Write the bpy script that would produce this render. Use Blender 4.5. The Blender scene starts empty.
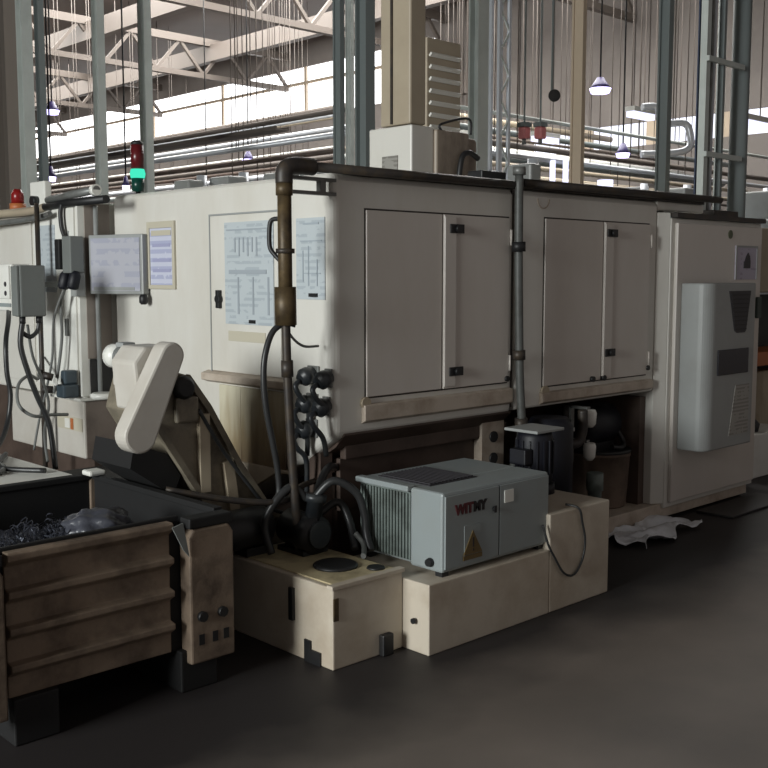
import bpy, bmesh, math, random
from mathutils import Vector, Matrix

random.seed(7)
S = bpy.context.scene
COL = S.collection

# ------------------------------------------------------------------ camera
FPX = 1043.0
PITCH = math.atan(109 / FPX)
YAW = 0.80746            # heading of the view, measured from +X towards +Y
CAMH = 1.55
cam = bpy.data.cameras.new('camera')
cam.sensor_width = 36.0
cam.lens = FPX / 768 * 36.0
cam.clip_end = 200
camo = bpy.data.objects.new('camera', cam)
COL.objects.link(camo)
camo.location = (0, 0, CAMH)
camo.rotation_euler = (math.pi / 2 - PITCH, 0, YAW - math.pi / 2)
S.camera = camo

# ------------------------------------------------------------------ world, light, exposure
S.view_settings.view_transform = 'Standard'
S.view_settings.look = 'None'
S.view_settings.gamma = 1.0
S.view_settings.use_curve_mapping = False
S.view_settings.exposure = 0.0

w = bpy.data.worlds.new('daylight')
S.world = w
w.use_nodes = True
bg = w.node_tree.nodes['Background']
bg.inputs[0].default_value = (1.0, 0.91, 0.87, 1)
bg.inputs[1].default_value = 0.19


def area(name, loc, direction, sx, sy, power, col):
    l = bpy.data.lights.new(name, 'AREA')
    l.shape = 'RECTANGLE'
    l.size = sx
    l.size_y = sy
    l.energy = power
    l.color = col
    o = bpy.data.objects.new(name, l)
    COL.objects.link(o)
    o.location = loc
    o.rotation_euler = Vector(direction).to_track_quat('-Z', 'Y').to_euler()
    return o


# daylight through the long window band of the left wall
area('window_daylight', (-6.8, 2.8, 2.9), (1, 0.06, -0.1), 2.6, 2.6, 950, (0.97, 1.0, 0.98))
# fill lights added overhead to brighten the back bays, no roof glazing there
area('back_bay_fill', (13.5, 16.0, 8.3), (0, 0, -1), 8.0, 18.0, 4800, (1.0, 0.98, 0.94))
area('back_bay_fill_far', (12.0, 34.0, 8.3), (0, 0, -1), 10.0, 16.0, 4400, (1.0, 0.97, 0.92))


# ------------------------------------------------------------------ materials
def lin(c):
    return tuple(((v / 255) / 12.92 if v / 255 <= 0.04045 else ((v / 255 + 0.055) / 1.055) ** 2.4) for v in c)


def mat(name, rgb, rough=0.5, metal=0.0, dirt=None, amount=0.3, scale=3.0, stretch=(1, 1, 1), bump=0.0, spec=0.5,
        alpha=1.0, trans=0.0, emit=None, estr=0.0, lo=0.45):
    m = bpy.data.materials.new(name)
    m.use_nodes = True
    nt = m.node_tree
    p = nt.nodes['Principled BSDF']
    c = lin(rgb)
    p.inputs['Base Color'].default_value = (*c, 1)
    p.inputs['Roughness'].default_value = rough
    p.inputs['Metallic'].default_value = metal
    p.inputs['Specular IOR Level'].default_value = spec
    p.inputs['Alpha'].default_value = alpha
    p.inputs['Transmission Weight'].default_value = trans
    if emit:
        p.inputs['Emission Color'].default_value = (*lin(emit), 1)
        p.inputs['Emission Strength'].default_value = estr
    tc = nt.nodes.new('ShaderNodeTexCoord')
    mp = nt.nodes.new('ShaderNodeMapping')
    mp.inputs['Scale'].default_value = stretch
    nt.links.new(tc.outputs['Object'], mp.inputs[0])
    nz = nt.nodes.new('ShaderNodeTexNoise')
    nz.inputs['Scale'].default_value = scale
    nz.inputs['Detail'].default_value = 6
    nz.inputs['Roughness'].default_value = 0.65
    nt.links.new(mp.outputs[0], nz.inputs['Vector'])
    if dirt:
        rp = nt.nodes.new('ShaderNodeMapRange')
        rp.inputs[1].default_value = lo
        rp.inputs[2].default_value = 0.75
        rp.inputs[3].default_value = 0.0
        rp.inputs[4].default_value = amount
        nt.links.new(nz.outputs[0], rp.inputs[0])
        mx = nt.nodes.new('ShaderNodeMix')
        mx.data_type = 'RGBA'
        mx.inputs[6].default_value = (*c, 1)
        mx.inputs[7].default_value = (*lin(dirt), 1)
        nt.links.new(rp.outputs[0], mx.inputs[0])
        nt.links.new(mx.outputs[2], p.inputs['Base Color'])
    if bump:
        bp = nt.nodes.new('ShaderNodeBump')
        bp.inputs['Strength'].default_value = bump
        bp.inputs['Distance'].default_value = 0.02
        nt.links.new(nz.outputs[0], bp.inputs['Height'])
        nt.links.new(bp.outputs[0], p.inputs['Normal'])
    return m


def glow(name, rgb, strength):
    m = bpy.data.materials.new(name)
    m.use_nodes = True
    nt = m.node_tree
    nt.nodes.clear()
    o = nt.nodes.new('ShaderNodeOutputMaterial')
    e = nt.nodes.new('ShaderNodeEmission')
    e.inputs[0].default_value = (*lin(rgb), 1)
    e.inputs[1].default_value = strength
    nt.links.new(e.outputs[0], o.inputs[0])
    return m


def printed(name, paper, ink, rows=26.0, cover=0.5, axis=2, rough=0.35):
    """printed sheet: rows of broken ink lines"""
    m = bpy.data.materials.new(name)
    m.use_nodes = True
    nt = m.node_tree
    p = nt.nodes['Principled BSDF']
    p.inputs['Roughness'].default_value = rough
    tc = nt.nodes.new('ShaderNodeTexCoord')
    sp = nt.nodes.new('ShaderNodeSeparateXYZ')
    nt.links.new(tc.outputs['Object'], sp.inputs[0])
    mu = nt.nodes.new('ShaderNodeMath'); mu.operation = 'MULTIPLY'; mu.inputs[1].default_value = rows
    nt.links.new(sp.outputs[axis], mu.inputs[0])
    fr = nt.nodes.new('ShaderNodeMath'); fr.operation = 'FRACT'
    nt.links.new(mu.outputs[0], fr.inputs[0])
    gt = nt.nodes.new('ShaderNodeMath'); gt.operation = 'GREATER_THAN'; gt.inputs[1].default_value = 0.5
    nt.links.new(fr.outputs[0], gt.inputs[0])
    mp = nt.nodes.new('ShaderNodeMapping'); mp.inputs['Scale'].default_value = (9, 9, 9)
    nt.links.new(tc.outputs['Object'], mp.inputs[0])
    nz = nt.nodes.new('ShaderNodeTexNoise'); nz.inputs['Scale'].default_value = 1.5; nz.inputs['Detail'].default_value = 3
    nt.links.new(mp.outputs[0], nz.inputs['Vector'])
    g2 = nt.nodes.new('ShaderNodeMath'); g2.operation = 'GREATER_THAN'; g2.inputs[1].default_value = 1 - cover
    nt.links.new(nz.outputs[0], g2.inputs[0])
    m3 = nt.nodes.new('ShaderNodeMath'); m3.operation = 'MULTIPLY'
    nt.links.new(gt.outputs[0], m3.inputs[0]); nt.links.new(g2.outputs[0], m3.inputs[1])
    mx = nt.nodes.new('ShaderNodeMix'); mx.data_type = 'RGBA'
    mx.inputs[6].default_value = (*lin(paper), 1)
    mx.inputs[7].default_value = (*lin(ink), 1)
    nt.links.new(m3.outputs[0], mx.inputs[0])
    nt.links.new(mx.outputs[2], p.inputs['Base Color'])
    return m


M = {}
M['cream'] = mat('cream_enamel', (212, 210, 203), 0.38, dirt=(176, 166, 148), amount=0.4, scale=1.6, stretch=(1, 1, 0.35))
M['cream_door'] = mat('cream_door_enamel', (206, 200, 193), 0.36, dirt=(180, 170, 156), amount=0.4, scale=1.3, stretch=(1, 1, 0.4))
M['stained'] = mat('oil_stained_enamel', (182, 170, 148), 0.5, dirt=(112, 92, 68), amount=0.8, scale=5, stretch=(1, 1, 0.3), lo=0.4)
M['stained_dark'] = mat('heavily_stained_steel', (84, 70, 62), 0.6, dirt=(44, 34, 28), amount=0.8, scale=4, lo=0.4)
M['band'] = mat('grimy_ledge_paint', (188, 176, 162), 0.55, dirt=(132, 112, 92), amount=0.7, scale=7, lo=0.42)
M['white'] = mat('white_enamel', (226, 226, 220), 0.35, dirt=(190, 184, 170), amount=0.4, scale=3)
M['chiller'] = mat('pale_blue_grey_enamel', (142, 150, 151), 0.4, dirt=(140, 140, 132), amount=0.4, scale=3)
M['greycab'] = mat('grey_enamel', (150, 153, 152), 0.4, dirt=(120, 118, 112), amount=0.4, scale=2)
M['guard'] = mat('chain_guard_paint', (196, 192, 184), 0.42, dirt=(160, 150, 136), amount=0.4, scale=3)
M['conv'] = mat('greasy_conveyor_steel', (132, 124, 108), 0.5, dirt=(44, 38, 32), amount=0.85, scale=6, lo=0.44)
M['pipe'] = mat('galvanised_pipe', (120, 122, 120), 0.45, 0.3, dirt=(70, 62, 52), amount=0.7, scale=9)
M['pipe_dark'] = mat('grimy_dark_pipe', (52, 48, 46), 0.5, 0.2, dirt=(96, 80, 56), amount=0.5, scale=12)
M['pipe_rust'] = mat('tarnished_pipe', (98, 82, 56), 0.5, 0.3, dirt=(34, 28, 24), amount=1.0, scale=11, lo=0.36)
M['black'] = mat('black_rubber', (24, 25, 27), 0.5, dirt=(60, 56, 52), amount=0.3, scale=8)
M['hose'] = mat('black_hose_rubber', (42, 43, 44), 0.4)
M['hose_grey'] = mat('grey_cable_sheath', (110, 112, 110), 0.5)
M['plug'] = mat('dark_plug_plastic', (38, 42, 46), 0.4, dirt=(80, 80, 76), amount=0.5, scale=14)
M['navy'] = mat('navy_pump_paint', (13, 15, 26), 0.55, dirt=(10, 10, 14), amount=0.7, scale=6)
M['tank'] = mat('tank_cream_paint', (196, 186, 170), 0.48, dirt=(140, 118, 92), amount=0.55, scale=3)
M['tank_top'] = mat('greasy_tank_lid', (196, 182, 146), 0.45, dirt=(58, 42, 28), amount=0.9, scale=5, lo=0.45)
M['bin'] = mat('worn_bin_paint', (126, 110, 94), 0.65, dirt=(50, 38, 30), amount=0.95, scale=6, lo=0.42, bump=0.3)
M['bin_in'] = mat('oily_bin_inside', (15, 15, 16), 0.7, dirt=(9, 9, 10), amount=0.8, scale=6)
M['chips'] = mat('steel_swarf', (96, 100, 112), 0.35, 0.6, dirt=(40, 40, 44), amount=0.8, scale=14)
M['bag'] = mat('crumpled_grey_plastic', (66, 68, 76), 0.35, dirt=(42, 42, 48), amount=0.5, scale=8, bump=0.4)
M['brown'] = mat('brown_bucket_plastic', (120, 104, 92), 0.6, dirt=(66, 54, 46), amount=0.8, scale=6)
M['grille'] = mat('dark_grille_plastic', (50, 48, 52), 0.5)
M['screen'] = mat('dark_control_display', (24, 24, 34), 0.25)
M['paper'] = printed('printed_notice_paper', (196, 199, 216), (170, 174, 200), rows=22, cover=0.6)
M['paper2'] = printed('printed_chart_paper', (184, 192, 196), (168, 177, 183), rows=34, cover=0.5)
M['boxpaper'] = printed('faded_document_print', (172, 173, 182), (160, 162, 176), rows=16, cover=0.5)
M['cabpaper'] = printed('cabinet_notice_paper', (170, 164, 180), (150, 142, 160), rows=30, cover=0.4)
M['plate'] = printed('rating_plate_print', (150, 148, 142), (124, 121, 116), rows=42, cover=0.55)
M['frame'] = mat('beige_notice_frame', (188, 182, 164), 0.5)
M['red'] = mat('red_lamp_lens', (130, 24, 24), 0.3)
M['red_dark'] = mat('unlit_red_lens', (88, 22, 26), 0.3)
M['service'] = mat('dark_grey_pipe', (84, 86, 84), 0.5, dirt=(50, 46, 40), amount=0.8, scale=9)
M['midgrey'] = mat('mid_grey_enamel', (112, 116, 114), 0.45, dirt=(90, 88, 84), amount=0.4, scale=4)
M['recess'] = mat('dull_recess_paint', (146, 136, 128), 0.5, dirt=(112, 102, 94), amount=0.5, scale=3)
M['green'] = glow('lit_green_lens', (70, 230, 190), 1.1)
M['greencase'] = mat('dark_green_lens', (8, 60, 52), 0.3)
M['logo_red'] = mat('dark_red_lettering', (80, 24, 30), 0.5)
M['logo_black'] = mat('black_lettering', (26, 20, 22), 0.5)
M['yellow'] = mat('faded_yellow_warning', (104, 86, 50), 0.5)
M['blower'] = mat('greasy_blower_paint', (150, 138, 124), 0.5, dirt=(70, 56, 44), amount=0.8, scale=5, stretch=(1, 1, 0.4), lo=0.5)
M['coil'] = mat('condenser_fin_metal', (120, 130, 126), 0.5, 0.2, dirt=(60, 62, 56), amount=0.7, scale=10)
M['sheetp'] = mat('brightened_plastic_sheet', (236, 240, 246), 0.22, dirt=(170, 170, 172), amount=0.6, scale=5)  # raised towards white so the colour holds the sheet's reflected light
M['sheet_dark'] = mat('dark_oily_plate', (40, 38, 38), 0.5)
M['orange'] = mat('orange_sticker', (176, 104, 60), 0.5)
M['bluegrey'] = mat('dark_blue_grey_paint', (52, 62, 84), 0.5)
M['column'] = mat('grey_green_column_paint', (186, 192, 188), 0.5, dirt=(140, 146, 142), amount=0.5, scale=2)
M['column_dark'] = mat('dark_column_paint', (112, 120, 120), 0.5)
M['beige'] = mat('beige_post_paint', (176, 160, 140), 0.5)
M['duct'] = mat('beige_duct_metal', (168, 156, 136), 0.5, dirt=(124, 110, 94), amount=0.5, scale=1)
M['silver'] = mat('silver_lagging', (196, 200, 206), 0.35, 0.3)
M['truss'] = mat('brown_grey_roof_steel', (96, 88, 82), 0.6)
M['roof'] = mat('roof_sheeting', (96, 88, 84), 0.7, dirt=(84, 76, 72), amount=0.5, scale=0.6)
M['wallp'] = mat('factory_wall_plaster', (116, 110, 106), 0.8, dirt=(76, 70, 68), amount=0.6, scale=0.5)
M['blind'] = mat('wall_paint_dull', (120, 112, 104), 0.8)
M['pane'] = glow('daylit_glazing', (250, 250, 250), 4.0)
M['pane_dim'] = glow('daylit_left_glazing', (240, 244, 250), 0.5)
M['pane_soft'] = glow('daylit_frosted_glazing', (240, 242, 255), 1.6)
M['tube'] = glow('lit_fluorescent_tube', (226, 228, 255), 1.6)
M['lampglow'] = glow('lit_high_bay_lens', (206, 196, 255), 4.0)
M['lampcase'] = mat('violet_tinted_lamp_case', (70, 62, 110), 0.4)
M['redcloth'] = mat('red_painted_crane_part', (196, 120, 120), 0.5)
M['cyan'] = mat('cyan_tarp', (110, 160, 170), 0.5)


def floor_mat():
    m = bpy.data.materials.new('oily_concrete')
    m.use_nodes = True
    nt = m.node_tree
    p = nt.nodes['Principled BSDF']
    tc = nt.nodes.new('ShaderNodeNewGeometry')
    n1 = nt.nodes.new('ShaderNodeTexNoise'); n1.inputs['Scale'].default_value = 0.9; n1.inputs['Detail'].default_value = 8
    nt.links.new(tc.outputs['Position'], n1.inputs['Vector'])
    r1 = nt.nodes.new('ShaderNodeValToRGB')
    r1.color_ramp.elements[0].position = 0.3; r1.color_ramp.elements[0].color = (*lin((92, 86, 80)), 1)
    r1.color_ramp.elements[1].position = 0.7; r1.color_ramp.elements[1].color = (*lin((128, 118, 110)), 1)
    nt.links.new(n1.outputs[0], r1.inputs[0])
    # oil soaked strip in front of and below the machine row
    sp = nt.nodes.new('ShaderNodeSeparateXYZ')
    nt.links.new(tc.outputs['Position'], sp.inputs[0])
    n2 = nt.nodes.new('ShaderNodeTexNoise'); n2.inputs['Scale'].default_value = 2.2; n2.inputs['Detail'].default_value = 5
    nt.links.new(tc.outputs['Position'], n2.inputs['Vector'])
    ad = nt.nodes.new('ShaderNodeMath'); ad.operation = 'MULTIPLY_ADD'; ad.inputs[1].default_value = 0.5
    nt.links.new(n2.outputs[0], ad.inputs[0]); nt.links.new(sp.outputs[1], ad.inputs[2])
    mr = nt.nodes.new('ShaderNodeMapRange')
    mr.inputs[1].default_value = 2.60; mr.inputs[2].default_value = 3.02
    nt.links.new(ad.outputs[0], mr.inputs[0])
    mx = nt.nodes.new('ShaderNodeMix'); mx.data_type = 'RGBA'
    mx.inputs[7].default_value = (*lin((40, 36, 36)), 1)
    nt.links.new(mr.outputs[0], mx.inputs[0]); nt.links.new(r1.outputs[0], mx.inputs[6])
    nt.links.new(mx.outputs[2], p.inputs['Base Color'])
    p.inputs['Roughness'].default_value = 0.6
    bp = nt.nodes.new('ShaderNodeBump'); bp.inputs['Strength'].default_value = 0.15; bp.inputs['Distance'].default_value = 0.02
    nt.links.new(n2.outputs[0], bp.inputs['Height']); nt.links.new(bp.outputs[0], p.inputs['Normal'])
    return m


M['floor'] = floor_mat()


def stain_mat():
    """cream panel soaked brown by oil from its lower edge upwards, ragged upper edge"""
    m = bpy.data.materials.new('oil_soaked_panel')
    m.use_nodes = True
    nt = m.node_tree
    p = nt.nodes['Principled BSDF']
    p.inputs['Roughness'].default_value = 0.45
    ge = nt.nodes.new('ShaderNodeNewGeometry')
    sp = nt.nodes.new('ShaderNodeSeparateXYZ')
    nt.links.new(ge.outputs['Position'], sp.inputs[0])
    mp = nt.nodes.new('ShaderNodeMapping'); mp.inputs['Scale'].default_value = (1, 9, 1.6)
    nt.links.new(ge.outputs['Position'], mp.inputs[0])
    nz = nt.nodes.new('ShaderNodeTexNoise'); nz.inputs['Scale'].default_value = 1.6; nz.inputs['Detail'].default_value = 4
    nt.links.new(mp.outputs[0], nz.inputs['Vector'])
    a = nt.nodes.new('ShaderNodeMath'); a.operation = 'MULTIPLY_ADD'; a.inputs[1].default_value = 0.55
    nt.links.new(nz.outputs[0], a.inputs[0]); nt.links.new(sp.outputs[2], a.inputs[2])
    y = nt.nodes.new('ShaderNodeMath'); y.operation = 'MULTIPLY_ADD'; y.inputs[1].default_value = 0.35
    nt.links.new(sp.outputs[1], y.inputs[0]); nt.links.new(a.outputs[0], y.inputs[2])
    rp = nt.nodes.new('ShaderNodeValToRGB')
    mr = nt.nodes.new('ShaderNodeMapRange'); mr.inputs[1].default_value = 2.22; mr.inputs[2].default_value = 2.78
    nt.links.new(y.outputs[0], mr.inputs[0]); nt.links.new(mr.outputs[0], rp.inputs[0])
    e = rp.color_ramp.elements
    e[0].position = 0.0; e[0].color = (*lin((96, 78, 60)), 1)
    e[1].position = 1.0; e[1].color = (*lin((200, 194, 172)), 1)
    k = rp.color_ramp.elements.new(0.45); k.color = (*lin((150, 134, 106)), 1)
    nt.links.new(rp.outputs[0], p.inputs['Base Color'])
    return m


M['soaked'] = stain_mat()


# ------------------------------------------------------------------ mesh helpers
class B:
    def __init__(s):
        s.bm = bmesh.new()

    def box(s, x0, x1, y0, y1, z0, z1):
        v = [s.bm.verts.new((x, y, z)) for x in (x0, x1) for y in (y0, y1) for z in (z0, z1)]
        for f in ((0, 1, 3, 2), (4, 6, 7, 5), (0, 4, 5, 1), (2, 3, 7, 6), (0, 2, 6, 4), (1, 5, 7, 3)):
            s.bm.faces.new([v[i] for i in f])
        return s

    def obox(s, p0, p1, wd, ht, up=(0, 0, 1)):
        """bar from p0 to p1 with width wd and height ht"""
        p0 = Vector(p0); p1 = Vector(p1)
        d = (p1 - p0).normalized()
        u = Vector(up)
        sd = d.cross(u)
        if sd.length < 1e-4:
            sd = d.cross(Vector((1, 0, 0)))
        sd.normalize()
        u = sd.cross(d).normalized()
        v = []
        for p in (p0, p1):
            for a, b in ((-1, -1), (1, -1), (1, 1), (-1, 1)):
                v.append(s.bm.verts.new(p + sd * a * wd / 2 + u * b * ht / 2))
        for f in ((0, 1, 2, 3), (7, 6, 5, 4), (0, 4, 5, 1), (1, 5, 6, 2), (2, 6, 7, 3), (3, 7, 4, 0)):
            s.bm.faces.new([v[i] for i in f])
        return s

    def cyl(s, p0, p1, r, seg=16, r1=None):
        return s.lathe(p0, p1, [(0, r), (1, r if r1 is None else r1)], seg)

    def lathe(s, p0, p1, prof, seg=20):
        """prof: (t along the axis 0..1, radius)"""
        p0 = Vector(p0); p1 = Vector(p1)
        d = (p1 - p0)
        n = d.normalized()
        a = n.orthogonal().normalized()
        b = n.cross(a)
        rings = []
        for t, r in prof:
            c = p0 + d * t
            rings.append([s.bm.verts.new(c + (a * math.cos(2 * math.pi * i / seg) + b * math.sin(2 * math.pi * i / seg)) * r)
                          for i in range(seg)])
        for q in range(len(rings) - 1):
            for i in range(seg):
                j = (i + 1) % seg
                f = s.bm.faces.new((rings[q][i], rings[q][j], rings[q + 1][j], rings[q + 1][i]))
                f.smooth = True
        s.bm.faces.new(list(reversed(rings[0])))
        s.bm.faces.new(rings[-1])
        return s

    def tube(s, pts, r, seg=10, smooth=True, sub=6):
        P = [Vector(p) for p in pts]
        if smooth and len(P) > 2:
            Q = []
            for i in range(len(P) - 1):
                a = P[max(i - 1, 0)]; b = P[i]; c = P[i + 1]; d = P[min(i + 2, len(P) - 1)]
                for k in range(sub):
                    t = k / sub
                    Q.append(0.5 * ((2 * b) + (c - a) * t + (2 * a - 5 * b + 4 * c - d) * t * t + (3 * b - a - 3 * c + d) * t ** 3))
            Q.append(P[-1])
            P = Q
        a = None
        rings = []
        for i, p in enumerate(P):
            d = (P[min(i + 1, len(P) - 1)] - P[max(i - 1, 0)]).normalized()
            if a is None:
                a = d.orthogonal().normalized()
            a = (a - d * a.dot(d)).normalized()
            b = d.cross(a)
            rings.append([s.bm.verts.new(p + (a * math.cos(2 * math.pi * k / seg) + b * math.sin(2 * math.pi * k / seg)) * r)
                          for k in range(seg)])
        for q in range(len(rings) - 1):
            for i in range(seg):
                j = (i + 1) % seg
                f = s.bm.faces.new((rings[q][i], rings[q][j], rings[q + 1][j], rings[q + 1][i]))
                f.smooth = True
        s.bm.faces.new(list(reversed(rings[0])))
        s.bm.faces.new(rings[-1])
        return s

    def prism(s, pts, axis, a0, a1):
        """pts 2-D outline; axis 0: (y,z) outline along X; 1: (x,z) along Y; 2: (x,y) along Z"""
        def mk(p, a):
            return (a, p[0], p[1]) if axis == 0 else ((p[0], a, p[1]) if axis == 1 else (p[0], p[1], a))
        v0 = [s.bm.verts.new(mk(p, a0)) for p in pts]
        v1 = [s.bm.verts.new(mk(p, a1)) for p in pts]
        n = len(pts)
        s.bm.faces.new(v0)
        s.bm.faces.new(list(reversed(v1)))
        for i in range(n):
            j = (i + 1) % n
            s.bm.faces.new((v0[j], v0[i], v1[i], v1[j]))
        return s


def capsule(c0, r0, c1, r1, seg=14):
    """outline of a tapered capsule between two circles (2-D)"""
    dx, dz = c1[0] - c0[0], c1[1] - c0[1]
    base = math.atan2(dz, dx)
    pts = []
    for i in range(seg + 1):
        a = base + math.pi / 2 + math.pi * i / seg
        pts.append((c0[0] + r0 * math.cos(a), c0[1] + r0 * math.sin(a)))
    for i in range(seg + 1):
        a = base - math.pi / 2 + math.pi * i / seg
        pts.append((c1[0] + r1 * math.cos(a), c1[1] + r1 * math.sin(a)))
    return pts


def thing(name, label, cat, loc, group=None):
    o = bpy.data.objects.new(name, None)
    o.empty_display_size = 0.1
    o.location = loc
    COL.objects.link(o)
    o['label'] = label
    o['category'] = cat
    if group:
        o['group'] = group
    o['_base'] = list(loc)
    return o


def base_of(o):
    while o.parent is not None:
        o = o.parent
    return Vector(o.location)


def obj(name, b, m, parent=None, label=None, cat=None, group=None, kind=None, bevel=0.0, smooth=False):
    bm = b.bm
    bmesh.ops.recalc_face_normals(bm, faces=bm.faces[:])
    me = bpy.data.meshes.new(name)
    if parent is not None:
        off = base_of(parent)
    else:
        xs = [v.co.x for v in bm.verts]; ys = [v.co.y for v in bm.verts]; zs = [v.co.z for v in bm.verts]
        off = Vector(((min(xs) + max(xs)) / 2, (min(ys) + max(ys)) / 2, min(zs)))
    bmesh.ops.translate(bm, verts=bm.verts[:], vec=-off)
    bm.to_mesh(me)
    bm.free()
    if smooth:
        for p in me.polygons:
            p.use_smooth = True
    me.materials.append(M[m] if isinstance(m, str) else m)
    o = bpy.data.objects.new(name, me)
    COL.objects.link(o)
    if parent is not None:
        o.parent = parent
    else:
        o.location = off
    if bevel:
        md = o.modifiers.new('bevel', 'BEVEL')
        md.width = bevel
        md.segments = 4 if bevel > 0.02 else 2
        md.limit_method = 'ANGLE'
        md.angle_limit = math.radians(40)
    if label:
        o['label'] = label
    if cat:
        o['category'] = cat
    if group:
        o['group'] = group
    if kind:
        o['kind'] = kind
    return o


def struct(name, b, m, bevel=0.0):
    return obj(name, b, m, kind='structure', bevel=bevel)


def copy_tree(o, parent=None):
    c = o.copy()
    COL.objects.link(c)
    c.parent = parent
    for ch in [x for x in bpy.data.objects if x.parent == o]:
        copy_tree(ch, c)
    return c


def text_obj(name, txt, size, depth, m, parent, loc, facing='-Y', shear=0.0, bold=0.0):
    cu = bpy.data.curves.new(name, 'FONT')
    cu.body = txt
    cu.size = size
    cu.extrude = depth
    cu.offset = bold
    cu.shear = shear
    t = bpy.data.objects.new(name, cu)
    COL.objects.link(t)
    dg = bpy.context.evaluated_depsgraph_get()
    me = bpy.data.meshes.new_from_object(t.evaluated_get(dg))
    bpy.data.objects.remove(t)
    R = Matrix.Rotation(math.pi / 2, 4, 'X')
    if facing == '-X':
        R = Matrix.Rotation(-math.pi / 2, 4, 'Z') @ R
    off = base_of(parent)
    me.transform(Matrix.Translation(Vector(loc) - off) @ R)
    me.materials.clear()
    me.materials.append(M[m])
    o = bpy.data.objects.new(name, me)
    COL.objects.link(o)
    o.parent = parent
    return o


FX, FY = math.cos(YAW), math.sin(YAW)


def at(px, d):
    """floor position at picture column px, d metres ahead"""
    l = (px - 384) / 1062.0 * d
    return (d * FX + l * FY, d * FY - l * FX)


# ================================================================== THE HALL
struct('floor', B().box(-7, 20, -3, 45, -0.1, 0), 'floor')
struct('ceiling', B().box(-7, 20, -3, 45, 8.5, 8.65), 'roof')
# left wall with its long window band (daylight side, out of the frame)
b = B()
b.box(-7.2, -7, -3, 45, 0, 1.5).box(-7.2, -7, -3, 45, 4.5, 8.5).box(-7.2, -7, -3, 0.9, 1.5, 4.5).box(-7.2, -7, 4.1, 45, 1.5, 4.5)
struct('wall_left', b, 'wallp')
f = struct('window_1', B().box(-7.14, -7.1, 0.9, 4.1, 1.5, 4.5), 'pane_dim')
b = B()
for k in range(4):
    b.box(-7.08, -7.02, 0.9 + k * 1.04, 0.96 + k * 1.04, 1.5, 4.5)
obj('glazing_bars', b, 'beige', f)
b = B()
b.box(20, 20.2, -3, 45, 0, 4.35).box(20, 20.2, -3, 45, 4.85, 6.2).box(20, 20.2, -3, 45, 7.62, 8.5)
b.box(20, 20.2, -3, 9, 4.35, 4.85).box(20, 20.2, 19.5, 45, 4.35, 4.85)
b.box(20, 20.2, -3, 19, 6.2, 7.62).box(20, 20.2, 42.5, 45, 6.2, 7.62)
struct('wall_right', b, 'wallp')
f = struct('window_2', B().box(20.08, 20.12, 19, 42.5, 6.2, 7.62), 'pane')
b = B()
for k in range(6):
    y = 20 + k * 4.2
    b.box(20.0, 20.07, y, y + 0.10, 6.2, 7.62)
b.box(19.98, 20.07, 19, 42.5, 7.12, 7.2)
obj('glazing_bars', b, 'beige', f)
f = struct('window_3', B().box(20.08, 20.12, 9, 19.5, 4.35, 4.85), 'pane_soft')
b = B()
for k in range(7):
    y = 9 + k * 1.7
    b.box(20.0, 20.07, y, y + 0.3, 4.35, 4.85)
obj('glazing_bars', b, 'beige', f)
struct('wall_back', B().box(-7, 20, 45, 45.2, 0, 8.5), 'wallp')
# roof beams along Y with cross girders
for i, x in enumerate((9.2, 13.4, 17.2)):
    struct('trim_%d' % (i + 1), B().box(x, x + 0.22, -3, 45, 7.5, 7.95), 'truss')
for i, y in enumerate((8.5, 13, 18.5, 25, 32, 39)):
    b = B()
    b.box(-7, 20, y, y + 0.16, 7.9, 8.1).box(-7, 20, y, y + 0.16, 7.0, 7.14)
    for k in range(18):
        x = -7 + k * 1.5
        b.obox((x, y + 0.08, 7.1), (x + 0.75, y + 0.08, 7.95), 0.08, 0.08)
        b.obox((x + 0.75, y + 0.08, 7.95), (x + 1.5, y + 0.08, 7.1), 0.08, 0.08)
    struct('trim_%d' % (i + 4), b, 'truss')


# ================================================================== MAIN MACHINE
MX, MY = 3.04, 3.50
mc = thing('machining_center', 'large cream machine tool enclosure with double doors facing right, centre of the photo', 'machine', (4.6, 4.4, 0))
TOP = 2.0
prof = [(3.50, 0.825), (3.74, 0.67), (3.90, 0.62), (4.25, 0.42), (5.42, 0.42), (5.42, TOP), (3.54, TOP), (3.515, 1.99), (3.50, 1.965)]
obj('enclosure', B().prism(prof, 0, MX, 4.29), 'cream', mc, bevel=0.034)
prof2 = [(3.50, 0.835), (3.80, 0.80), (5.42, 0.80), (5.42, TOP), (3.54, TOP), (3.515, 1.99), (3.50, 1.965)]
obj('rear_enclosure', B().prism(prof2, 0, 4.31, 5.66), 'cream', mc, bevel=0.012)
obj('rear_hood', B().box(5.664, 6.22, 3.505, 5.40, 1.945, 2.0), 'cream', mc, bevel=0.01)
obj('seam_strip', B().box(4.291, 4.309, 3.52, 5.40, 0.85, 1.99), 'pipe_dark', mc)
# dark top rim along the front edge
obj('top_gutter', B().box(3.10, 6.2, 3.492, 3.60, 2.0, 2.03), 'pipe_dark', mc, label='black drip gutter along the top front edge')


def door_frame(x0, x1, z0, z1, y):
    b = B()
    t = 0.012
    b.box(x0 - 0.03, x0, y - t, y, z0 - 0.03, z1 + 0.03).box(x1, x1 + 0.03, y - t, y, z0 - 0.03, z1 + 0.03)
    b.box(x0, x1, y - t, y, z1, z1 + 0.03).box(x0, x1, y - t, y, z0 - 0.03, z0)
    return b


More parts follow.
